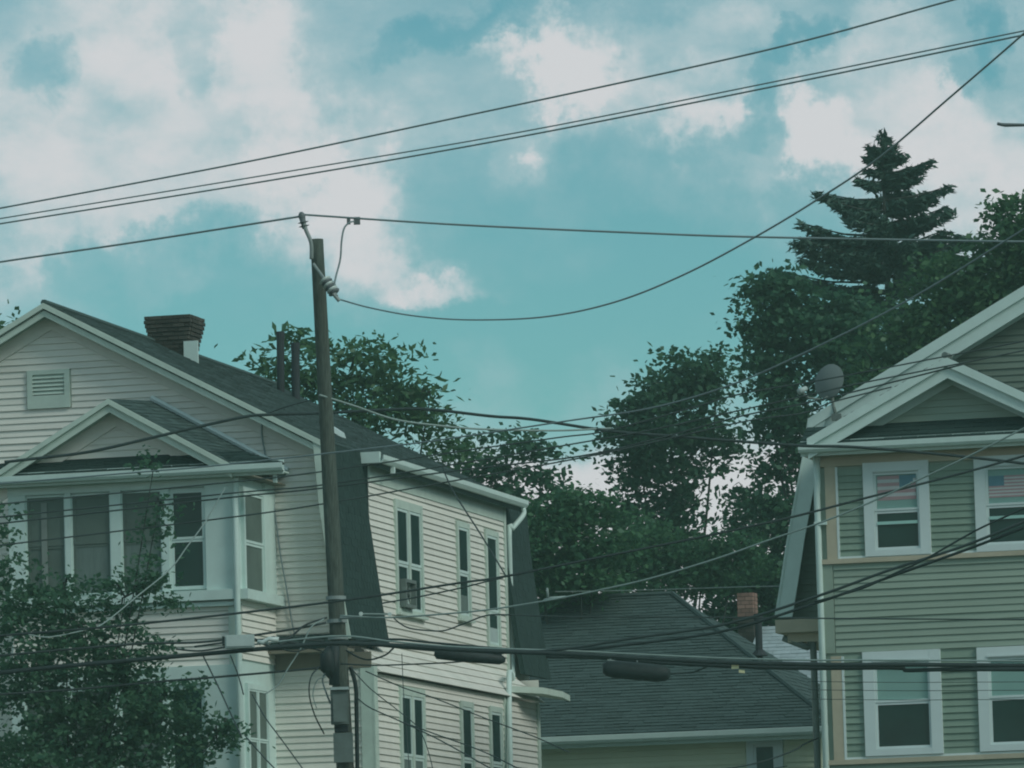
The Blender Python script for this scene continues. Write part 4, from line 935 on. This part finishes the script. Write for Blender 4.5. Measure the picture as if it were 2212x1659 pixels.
wire('thick black trunk cable running level across the whole street', [(-40, 1457), (0, 1453), (174, 1436), (347, 1421), (549, 1403), (640, 1395), (730, 1390), (850, 1394), (1000, 1404), (1230, 1413), (1371, 1421), (1545, 1430), (1743, 1435), (1850, 1436), (2000, 1436), (2212, 1438), (2280, 1438)], 83.2, 82, .034, 'rubber', 'trunk_cable', 'cable')
wire('messenger strand lashed along the top of the trunk cable', [(549, 1392), (730, 1374), (850, 1386), (1000, 1398), (1230, 1406), (1371, 1413), (1545, 1421), (1743, 1426), (1900, 1426), (2212, 1428), (2280, 1428)], 83.2, 82, .014, 'lightwire', 'messenger_strand', 'cable')
wire('second black cable bundled under the trunk cable at right', [(1180, 1418), (1300, 1421), (1450, 1433), (1700, 1443), (1930, 1443), (1960, 1448), (2050, 1446), (2280, 1446)], 83.1, 81.9, .030, 'rubber', 'trunk_cable', 'cable')
wire('black cable above the trunk cable between pole and dormer corner', [(735, 1388), (850, 1381), (930, 1388), (1100, 1402), (1230, 1405)], 83.3, 83.1, .018, 'rubber', 'trunk_cable', 'cable')
wire('upper of the paired cables rising across the sage clapboards', [(735, 1385), (860, 1398), (1000, 1409), (1100, 1409), (1220, 1402), (1371, 1378), (1568, 1348), (1765, 1288), (1920, 1232), (2080, 1180), (2212, 1127), (2280, 1100)], 83.4, 81, .021, 'wire', 'rising_cable', 'cable')
wire('lower of the paired cables rising across the sage clapboards', [(1210, 1408), (1371, 1391), (1568, 1362), (1765, 1302), (1920, 1247), (2080, 1190), (2212, 1140), (2280, 1113)], 83.3, 81, .021, 'rubber', 'rising_cable', 'cable')
wire('thin wire branching above the paired cables at the right edge', [(1760, 1300), (1860, 1272), (1930, 1240), (2000, 1207), (2110, 1145), (2212, 1098), (2280, 1065)], 82, 80.5, .014, 'rubber', 'rising_cable', 'cable')
wire('low black wire from street tree to the splice on the pole', [(-40, 1504), (0, 1500), (174, 1488), (347, 1472), (439, 1465), (578, 1453), (697, 1442)], 82.8, PD-.2, .017, 'rubber')
wire('low wire from the pole rising to the trunk splice', [(736, 1434), (800, 1437), (860, 1436), (987, 1430), (1040, 1421), (1090, 1411)], PD-.2, 83.1, .012, 'wire')
wire('upper strand beside the pale terminal box', [(-40, 1420), (0, 1416), (280, 1392), (420, 1388), (490, 1381), (550, 1372), (640, 1358), (705, 1345)], 83, 83.6, .018, 'rubber')
wire('thin strand under the upper terminal-box strand', [(420, 1397), (470, 1390), (520, 1384), (600, 1381), (700, 1384)], 83, 83.6, .016, 'rubber')
wire('short thick cable arching from terminal strand to the pole', [(560, 1392), (590, 1376), (600, 1385), (625, 1378), (660, 1350), (706, 1334)], 83.2, 83.7, .016, 'rubber')
wire('pale diagonal drop cable descending into the street tree', [(486, 1054), (463, 1094), (441, 1131), (404, 1181), (367, 1230), (300, 1285), (223, 1347), (183, 1361), (107, 1376), (62, 1371)], 85, 82, .0095, 'lightwire', 'drop_cable', 'cable')
wire('pale drop wire slanting down-left beside the pole', [(700, 1337), (672, 1355), (650, 1400), (622, 1444), (600, 1480), (572, 1500)], 83.5, 83, .010, 'lightwire', 'drop_wire', 'wire')
wire('dark drop wire slanting across the dormer to its downspout', [(955, 1002), (965, 1032), (985, 1071), (1042, 1160), (1092, 1243)], 86, 82.6, .012, 'wire', 'drop_wire', 'wire')
wire('left of two thin drop wires crossing the lower bay panel', [(439, 1417), (470, 1480), (500, 1545), (521, 1590)], 83, 80.5, .012, 'wire', 'drop_wire', 'wire')
wire('right of two thin drop wires crossing the lower bay panel', [(498, 1416), (515, 1460), (526, 1500)], 83, 82, .010, 'wire', 'drop_wire', 'wire')
wire('thin drop wire falling across the lower bay side window', [(530, 1590), (565, 1630), (592, 1659), (640, 1710)], 81, 79, .009, 'wire', 'drop_wire', 'wire')
wire('thin drop wire falling across the lower front clapboards', [(545, 1500), (573, 1550), (610, 1600), (655, 1662), (690, 1710)], 82, 80, .009, 'wire', 'drop_wire', 'wire')
wire('upper thin wire sloping down across the lower side windows', [(772, 1508), (798, 1528), (860, 1556), (933, 1590), (987, 1619), (1060, 1660)], 83.8, 80, .009, 'wire', 'drop_wire', 'wire')
wire('thin wire sloping from lower side windows to the tan eave', [(790, 1450), (870, 1485), (933, 1506), (1052, 1553), (1151, 1590), (1230, 1625)], 83.8, 82, .009, 'wire', 'drop_wire', 'wire')
wire('lowest thin wire sloping past the rear corner board', [(870, 1560), (933, 1583), (1040, 1622), (1120, 1660)], 83, 81, .009, 'wire', 'drop_wire', 'wire')
wire('strand sagging between terminal box and the street tree', [(380, 1402), (430, 1406), (487, 1398)], 82.8, 82.8, .014, 'rubber')
wire('short bundle right of the terminal box under the pent eave', [(549, 1380), (585, 1396), (625, 1388), (665, 1394), (706, 1388)], 82.9, 83.5, .018, 'rubber', 'cable_bundle', 'cable')
wire('looping slack cable under the pent eave left of the pole', [(600, 1385), (612, 1402), (640, 1407), (668, 1400), (700, 1408)], 83, 83.6, .012, 'rubber', 'slack_cable', 'cable')
wire('thin cable hanging from the splice to the equipment box', [(690, 1440), (672, 1462), (668, 1500), (680, 1545), (700, 1585)], 83.6, 83.8, .011, 'rubber', 'slack_cable', 'cable')
wire('thin pale cable curling off the pole onto the front clapboards', [(704, 1462), (685, 1470), (676, 1500), (684, 1530)], 83.7, 83.7, .008, 'lightwire', 'slack_cable', 'cable')
wire('dark slack cable just right of the pole below the trunk', [(748, 1405), (775, 1420), (800, 1425), (832, 1415), (850, 1400)], 83.6, 83.2, .013, 'rubber', 'slack_cable', 'cable')
wire('thin wire dropping from the trunk splice past the side windows', [(760, 1445), (790, 1478), (815, 1500), (860, 1535), (905, 1575), (930, 1640), (940, 1700)], 83.8, 82, .007, 'wire', 'drop_wire', 'wire')
wire('faint vertical drop wire before the lower corner board', [(868, 1412), (872, 1500), (880, 1600), (886, 1700)], 83.1, 82, .006, 'wire', 'drop_wire', 'wire')
for k, (yy, nm) in enumerate(((1473, 'top'), (1491, 'middle'), (1511, 'bottom'))):
    wire(f'{nm} one of three hair-thin wires before the lower sage windows', [(1745, yy-1), (1950, yy+1), (2212, yy), (2280, yy)], 84, 83, .005, 'wire', 'thin_wire', 'wire', 'hair-thin wires before the lower sage windows')
wire('faint thin wire over the ridge of the tan house', [(1200, 1278), (1371, 1275), (1594, 1268), (1684, 1266)], 96, 90, .008, 'lightwire', 'thin_wire', 'wire')
wire('short dark wire anchored to the sage house corner over tan siding', [(1768, 1594), (1740, 1606), (1706, 1625), (1620, 1652), (1500, 1670)], 89, 86, .012, 'rubber', 'drop_wire', 'wire')
wire('faint second wire sloping over the tan siding', [(1700, 1655), (1640, 1664), (1560, 1672)], 89, 86, .008, 'wire', 'drop_wire', 'wire')
# -- things hung on the cables
def body(label, name, cat, pts, d, rad, m, n=12):
    P = [at(x, y, d) for x, y in pts]; o = MB().tube([p-P[0] for p in P], rad, n).build(name, m, None, smooth=True); o.location = P[0]; return tag(o, label, cat)
body('long tapered black splice case on the trunk cable by the dormer corner', 'splice_case', 'splice case', [(938, 1411), (944, 1412), (1000, 1417), (1080, 1424), (1092, 1426)], 82.9, [.03, .075, .085, .075, .03], 'rubber')
tc = body('black cylindrical terminal hanging below the trunk cable', 'hanging_terminal', 'cable terminal', [(1302, 1444), (1310, 1444), (1330, 1446), (1420, 1454), (1440, 1455), (1448, 1455)], 82.8, [.06, .105, .125, .125, .10, .05], 'rubber', 14)
b0 = tc.location
for x0, x1, y in ((1312, 1340, 1426), (1346, 1378, 1431)):
    MB().tube([at(x0, y, 82.8)-b0, at(x1, y+4, 82.8)-b0], .014, 6).build('hanger_bracket', 'lightwire', tc)
for x in (1318, 1375): MB().tube([at(x, 1419, 82.8)-b0, at(x+3, 1442, 82.8)-b0], .012, 6).build('hanger_strap', 'wire', tc)
MB().tube([at(1446, 1456, 82.8)-b0, at(1500, 1452, 82.8)-b0, at(1545, 1432, 82.8)-b0], .014, 6).build('terminal_tail', 'rubber', tc)
c = at(1588, 1439, 82.4); o = MB().box(-.05, .05, -.02, .01, -.035, .035).hexa([(.05, -.01, -.09), (.13, -.01, -.1), (.13, .0, -.1), (.05, .0, -.09), (.05, -.01, -.05), (.13, -.01, -.06), (.13, .0, -.06), (.05, .0, -.05)]).build('cable_tag', 'tag', loc=c); tag(o, 'small yellow-white tag clipped under the trunk cable', 'tag')
c = at(487, 1398, 82.8); e = at(549, 1368, 82.8)-c
o = MB().box(0, e.x, -.12, .06, -.02, e.z-.02).build('terminal_box', 'palebox', loc=c); tag(o, 'pale rectangular terminal box on the strands left of the pole', 'terminal box')
MB().box(.02, e.x-.02, -.135, -.121, .0, e.z-.04).build('box_cover', 'palebox', o); MB().box(-.04, -.002, -.1, .05, .02, e.z*.8).build('cable_port', 'rubber', o)
for lab, x0, x1, y, rr in (('upper pale connector right of the terminal box', 556, 602, 1388, .035), ):
    body(lab, 'pale_connector', 'connector', [(x0, y-2), (x0+12, y), (x0+25, y-8), (x1, y-6)], 82.7, [.03, rr, .03, .04], 'ceramic', 8)
for lab, x0, x1, y in (('upper bolted clamp beside the pole, over dark shingles', 783, 847, 1326), ):
    P0 = at(x0-3, y, 83.3); P1 = at(x1-5, y+1, 83.3); o = MB().tube([Vector((0, 0, 0)), P1-P0], .012, 6).build('bolted_clamp', 'lightwire', None); o.location = P0; tag(o, lab, 'clamp')
    for p in (P0, P1): MB().tube([p-P0-Vector((0, .03, 0)), p-P0+Vector((0, .01, 0))], .03, 8).build('bolt_head', 'ceramic', o)
c = at(1184, 1294, 88); wb = MB().tube([at(1182, 1270, 88)-c, at(1184, 1293, 88)-c], .02, 6).tube([at(1174, 1297, 88)-c, at(1190, 1292, 88)-c, at(1222, 1290, 88)-c], .024, 6).build('wire_bracket', 'lightwire', None, smooth=True); wb.location = c
tag(wb, 'small pale upright bracket on the wire above the tan roof left hip', 'bracket')
# utility fixture at the top right edge: thin arm of a neighbouring pole
c = at(2154, 267, 78); P = [at(x, y, 78)-c for x, y in ((2154, 267), (2163, 269), (2172, 270), (2212, 270), (2226, 268), (2300, 267))]
pa_ = bpy.data.objects.new('bare_branch', None); COL.objects.link(pa_); pa_.location = c; tag(pa_, 'bare grey branch tip poking in at the right edge of the sky', 'branch')
MB().tube(P, [.02, .022, .026, .020, .026, .03], 8).build('stem', 'polymer', pa_, smooth=True)
MB().tube([at(2170, 270, 78)-c, at(2172, 274, 78)-c], [.022, .008], 6).build('bud', 'polymer', pa_, smooth=True)

# ================================================================== TREES
def leafmesh(name, centres, size, matname, parent, base, up=.35, aspect=.62, droop=0, kind='stuff', shape='kite', stretch_dir=None):
    C = np.asarray(centres); n = len(C)
    ln = size*rng.uniform(.65, 1.35, n)[:, None]
    d = rng.normal(size=(n, 3)); d[:, 2] = d[:, 2]*.6-droop
    if stretch_dir is not None: d = stretch_dir+.45*rng.normal(size=(n, 3))
    d /= np.linalg.norm(d, axis=1)[:, None]
    nr = rng.normal(size=(n, 3)); nr[:, 2] = np.abs(nr[:, 2])+up
    w = np.cross(d, nr); w /= np.linalg.norm(w, axis=1)[:, None]+1e-9
    nn = np.cross(w, d); k = aspect*ln/2
    tip = C+d*ln*.5; tail = C-d*ln*.5; mid = C-d*ln*.06-nn*ln*.10
    l = mid+w*k+nn*ln*.12; r = mid-w*k+nn*ln*.12
    V = np.stack([tail, r, tip, l], 1).reshape(-1, 3)-np.array(base)
    me = bpy.data.meshes.new(name); me.vertices.add(4*n); me.vertices.foreach_set('co', V.astype(np.float32).ravel())
    me.loops.add(4*n); me.loops.foreach_set('vertex_index', np.arange(4*n, dtype=np.int32)); me.polygons.add(n)
    me.polygons.foreach_set('loop_start', np.arange(0, 4*n, 4, dtype=np.int32)); me.materials.append(M[matname]); me.update(calc_edges=True); me.validate()
    return link(name, me, parent, kind)
def broadleaf(name, label, D, blobs, trunk_x, matname, size=.16, lai=4.0, twig=.46, thick=1.0, group=None, seed=1, rad=.18, spray=.10, cat='tree', per=44, boughs=True, limb=.30, aspect=.62):
    """blobs: (x, y, rx, ry[, depth offset]) sighted crown masses; every mass is a cloud of leafy twigs round its limb"""
    global rng
    rng = np.random.default_rng(seed); ppm = FOC/D
    low = max(b[1]+b[3] for b in blobs); cy = sum(b[1] for b in blobs)/len(blobs)
    b0 = at(trunk_x, low, D); base = Vector((b0.x, b0.y, 0))
    t = bpy.data.objects.new(name, None); COL.objects.link(t); t.location = base; tag(t, label, cat, group)
    cen = []; wood = MB(); fork = Vector((0, 0, max(.5, at(trunk_x, cy, D).z*.62)))
    wood.tube(spline([Vector((0, 0, 0)), Vector((.1, .05, fork.z*.5)), fork]), [rad*(1-.4*i/16) for i in range(17)], 10)
    for b in blobs:
        x, y, rx, ry = b[:4]; off = 0; dn_ = b[4] if len(b) > 4 else 1.0
        c = at(x, y, D+off); RX, RZ = rx/ppm, ry/ppm; RY = max(RX, RZ)*thick
        ct_ = np.array(c)
        nt_ = max(3, int(1.15*dn_*lai*math.pi*RX*RZ/(size*size*.62*.55)/per))
        u = rng.normal(size=(nt_, 3)); u /= np.linalg.norm(u, axis=1)[:, None]; rr = rng.uniform(.12, 1, nt_)**.42
        rr *= 1+.16*rng.normal(size=nt_)*(rr > .8)
        tw = ct_+u*rr[:, None]*np.array([RX, RY, RZ])
        ex = rng.random(nt_) < spray; tw[ex] = ct_+u[ex]*np.array([RX, RY, RZ])*rng.uniform(1.0, 1.25, (ex.sum(), 1))
        lv = tw[:, None, :]+rng.normal(size=(nt_, per, 3))*np.array([twig, twig, twig*.42])*.55*rng.uniform(.6, 1.25, (nt_, 1, 1))
        cen.append(lv.reshape(-1, 3))
        if boughs and rng.random() < .6:
            top = Vector(c)-base; st = Vector((fork.x, fork.y, min(fork.z, top.z-.1))); midp = st.lerp(top, .55)+Vector((0, 0, -.12*(top-st).length))
            wood.tube(spline([st, midp, top], 4), [rad*limb*(1-i/9)+.006 for i in range(9)], 6, cap=False)
            for k in range(4):
                e = Vector(tw[rng.integers(nt_)])-base; m_ = top.lerp(e, .5)+Vector((0, 0, .1)); wood.tube([top, m_, e], [.028*min(1, limb/.3+.2), .016, .006], 5, cap=False)
    wood.build('trunk', 'bark', t, smooth=True)
    C = np.concatenate(cen); leafmesh('crown', C, size, matname, t, base, aspect=aspect)
    return t
# conifer
def spruce(name, label, D, xt, yt, tiers, ybase, seed=3):
    global rng
    rng = np.random.default_rng(seed); ppm = FOC/D; top = at(xt, yt, D); base = Vector((top.x+.15, top.y, 0))
    t = bpy.data.objects.new(name, None); COL.objects.link(t); t.location = base; tag(t, label, 'tree')
    tr = MB().tube([Vector((0, 0, 0)), top-base], [.32, .02], 10); cen = []; dirs = []
    def limb(p, e, w):
        p, e = Vector(p), Vector(e); n = max(5, int((e-p).length/.05)); L = (e-p).length
        up = Vector((0, 0, 1)); tr.tube([p-base, p.lerp(e, .5)-Vector((0, 0, L*.05))-base, e-base], [.035, .02, .007], 5, cap=False)
        ax = (e-p).normalized(); sd = ax.cross(up).normalized()
        for i in range(n):
            f_ = .12+.88*i/n; c = p.lerp(e, f_)-up*L*.1*math.sin(math.pi*f_)
            wid = w*(1.0-f_*.45)*(.75+.5*math.sin(f_*19+e.x*7)**2); 
            for q in range(7):
                s_ = rng.uniform(-1, 1); o_ = sd*s_*wid+ax*rng.uniform(-.06, .06)+up*rng.uniform(-.10, .05)-up*abs(s_)*wid*.35
                dd = (ax*.8+sd*s_*.9-up*.25+up*rng.uniform(-.2, .35)).normalized(); cen.append(tuple(c+o_)); dirs.append(tuple(dd))
    for (y, xl, xr) in tiers:
        xl, xr = xt+(xl-xt)*1.10, xt+(xr-xt)*1.10
        zc = at(xt, y, D); tx = (base+(top-base)*(zc.z/top.z))
        for xe, rise in ((xl, rng.uniform(.05, .22)), (xr, rng.uniform(.08, .3)), (xt+(xl-xt)*rng.uniform(.7, .95), rng.uniform(-.05, .25)), (xt+(xr-xt)*rng.uniform(.7, .95), rng.uniform(-.05, .3))):
            e = at(xe, y, D); L = e.x-tx.x; limb((tx.x, tx.y, zc.z-.12*abs(L)), (tx.x+L, tx.y+rng.uniform(-.35, .35)*abs(L), zc.z+rise*abs(L)*.5), .13+.10*abs(L))
        Lm = (at(xr, y, D).x-at(xl, y, D).x)/2
        for k in range(2):
            an = rng.uniform(0, 2*math.pi); Lk = Lm*rng.uniform(.65, 1.0)
            zk = zc.z+rng.uniform(-.18, .18); limb((tx.x, tx.y, zk), (tx.x+Lk*math.cos(an)*.75, tx.y+Lk*math.sin(an), zk+Lk*rng.uniform(-.02, .22)), .12+.10*Lk)
    for k in range(14):
        f_ = k/14; c = top-Vector((0, 0, 1))*(.05+.55*f_); cen += [tuple(c+Vector((rng.normal()*.06*(1+f_*2), rng.normal()*.06, rng.normal()*.03))) for _ in range(6)]; dirs += [(rng.normal()*.6, rng.normal()*.6, .8) for _ in range(6)]
    tr.build('trunk', 'bark', t, smooth=True)
    leafmesh('foliage', cen, .23, 'leafspruce', t, base, aspect=.30, stretch_dir=np.array(dirs))
    return t
D1 = 132
spruce('spruce_tree', 'tall pointed spruce rising above the other trees at right', D1, 1904, 284,
 [(318, 1874, 1940), (340, 1866, 1958), (366, 1866, 2006), (392, 1852, 1985), (418, 1770, 2040), (446, 1800, 2010), (470, 1830, 2052), (492, 1736, 2015), (520, 1752, 2042), (534, 1720, 2060), (548, 1790, 2080), (565, 1740, 2050), (585, 1680, 2060), (615, 1730, 2030), (660, 1740, 2060), (720, 1750, 2060), (790, 1760, 2060)], 900)
broadleaf('maple_tree', 'large dark maple standing left of the spruce', D1-6, [(1690, 615, 62, 50), (1655, 690, 62, 62), (1740, 695, 80, 76), (1640, 735, 36, 40), (1720, 860, 60, 110), (1680, 930, 42, 70), (1800, 720, 70, 80), (1850, 700, 60, 50), (1840, 780, 80, 90), (1760, 985, 60, 70), (1700, 1020, 50, 45), (1650, 1080, 60, 45), (1675, 790, 70, 60), (1650, 640, 40, 40)], 1768, 'leafmaple', .165, 6.4, spray=.05, seed=11, group=None)
broadleaf('maple_tree', 'broad green maple at the far right behind the sage gable', D1-14, [(2170, 520, 60, 60), (2215, 480, 55, 70), (2060, 590, 80, 60), (2130, 610, 90, 70), (2010, 680, 90, 60), (1975, 740, 90, 60), (2080, 700, 110, 70), (2180, 640, 90, 90), (1900, 820, 80, 55), (2250, 560, 90, 120), (1990, 800, 90, 60)], 2120, 'leafash', .155, 6.0, seed=12)
broadleaf('maple_tree', 'rounded maple alone in the middle of the gap', D1-2, [(1480, 810, 62, 52), (1430, 850, 70, 50), (1530, 830, 48, 50), (1555, 765, 22, 20), (1370, 895, 52, 40), (1362, 960, 54, 62), (1440, 930, 90, 70), (1535, 920, 58, 60), (1386, 1052, 64, 70), (1470, 1030, 52, 60), (1568, 985, 28, 28), (1462, 1125, 56, 66), (1390, 1140, 70, 60)], 1460, 'leafmaple', .165, 6.4, spray=.05, per=34, seed=13)
broadleaf('small_tree', 'small tree with loose crown just right of the cream dormer', D1-8, [(1110, 955, 70, 26), (1170, 990, 60, 40), (1060, 1000, 52, 36), (1120, 1040, 80, 40), (1020, 1010, 40, 30), (1190, 1075, 46, 30), (1100, 1090, 60, 40)], 1120, 'leafmaple', .17, 3.6, seed=14)
broadleaf('ash_tree', 'feathery ash tree behind the cream house ridge', D1-18, [(760, 790, 90, 62), (690, 770, 60, 50), (620, 780, 62, 55), (560, 790, 30, 30), (840, 830, 80, 60), (900, 880, 60, 62), (820, 900, 90, 60), (930, 850, 40, 40), (940, 950, 60, 45), (985, 975, 42, 40), (770, 870, 110, 60), (655, 830, 80, 50)], 780, 'leafash', .19, 4.6, seed=15, spray=.22, twig=.50, aspect=.40, per=30)
ug = 'undergrowth trees in the gap'
broadleaf('shrub_tree', 'bushy green tree close beside the cream house rear corner', D1-22, [(1200, 1110, 70, 50), (1260, 1090, 60, 40), (1220, 1180, 90, 70), (1290, 1160, 80, 70), (1190, 1260, 70, 60), (1280, 1250, 90, 50), (1160, 1180, 50, 80)], 1230, 'leafshrub', .125, 6.5, seed=16, cat='tree', per=20, twig=.36)
broadleaf('shrub_tree', 'bushy green tree behind the ridge of the tan house', D1-8, [(1400, 1190, 90, 60), (1480, 1210, 90, 55), (1560, 1240, 70, 40), (1350, 1240, 80, 40), (1440, 1260, 100, 40), (1590, 1200, 60, 50), (1520, 1200, 60, 40)], 1450, 'leafshrub', .125, 6.5, seed=17, cat='tree', per=20, twig=.36)
broadleaf('shrub_tree', 'dark bushy tree beside the sage house flared rake', D1-6, [(1640, 1150, 70, 60), (1690, 1210, 70, 70), (1640, 1250, 70, 60), (1720, 1120, 60, 50), (1700, 1300, 60, 50), (1660, 1320, 80, 40), (1570, 1290, 70, 60), (1640, 1370, 90, 60), (1560, 1350, 60, 50), (1740, 1380, 60, 70)], 1680, 'leafmaple', .15, 6.5, seed=18, cat='tree', per=20, twig=.36)
broadleaf('pale_sapling', 'light green sapling glimpsed behind the dark trees', D1-4, [(1640, 1075, 50, 50), (1610, 1110, 40, 40)], 1640, 'leafshrub', .125, 2.0, seed=19, cat='tree', rad=.08)
broadleaf('hedge_tree', 'low dark tree between dormer corner and tan hip roof', D1-12, [(1180, 1330, 70, 50), (1240, 1300, 60, 40), (1160, 1400, 60, 70)], 1190, 'leafmaple', .15, 6.5, seed=20, cat='tree', per=20, twig=.36)
broadleaf('ash_tree', 'tree tip barely showing at the left edge of the sky', D1-20, [(-25, 700, 28, 22), (-60, 740, 60, 50)], -50, 'leafash', .15, 3.0, seed=21)
# street tree in front of the cream house
broadleaf('street_tree', 'leafy street tree in the lower left corner before the bay', 85.6, [(40, 1560, 110, 150), (150, 1480, 120, 130), (60, 1400, 100, 110), (170, 1350, 110, 80), (270, 1420, 90, 80), (250, 1540, 130, 120), (360, 1540, 80, 80), (330, 1610, 110, 80), (60, 1290, 80, 60), (20, 1200, 40, 60, .6), (270, 1290, 70, 50), (315, 1235, 60, 36, .8), (325, 1160, 48, 46, .55), (345, 1085, 40, 50, .4), (330, 1020, 40, 30, .25), (140, 1270, 60, 36, .5), (405, 1605, 46, 56), (90, 1650, 200, 70), (350, 1310, 30, 30), (15, 1130, 26, 36), (395, 1480, 30, 36, .7), (468, 1592, 22, 18), (503, 1572, 14, 15), (484, 1566, 12, 12), (446, 1612, 24, 20), (496, 1604, 10, 9)],
 150, 'leafstreet', .095, 2.8, twig=.25, seed=22, rad=.14, per=26, spray=.10, limb=.09)
# ------------------------------------------------------------------ thin teal volume added to lift the shadows
hz = MB().box(-610, 610, -110, 1210, -1, 25).build('added_haze', M['ground'], kind='stuff')
hm = bpy.data.materials.new('shadow_lift_air'); hm.use_nodes = True; t = hm.node_tree; t.nodes.clear()
pv = t.nodes.new('ShaderNodeVolumePrincipled'); pv.inputs['Color'].default_value = (.62, .97, .86, 1); pv.inputs['Density'].default_value = .0006
ho = t.nodes.new('ShaderNodeOutputMaterial'); t.links.new(pv.outputs[0], ho.inputs['Volume'])
hz.data.materials.clear(); hz.data.materials.append(hm)
scene.cycles.volume_bounces = 1
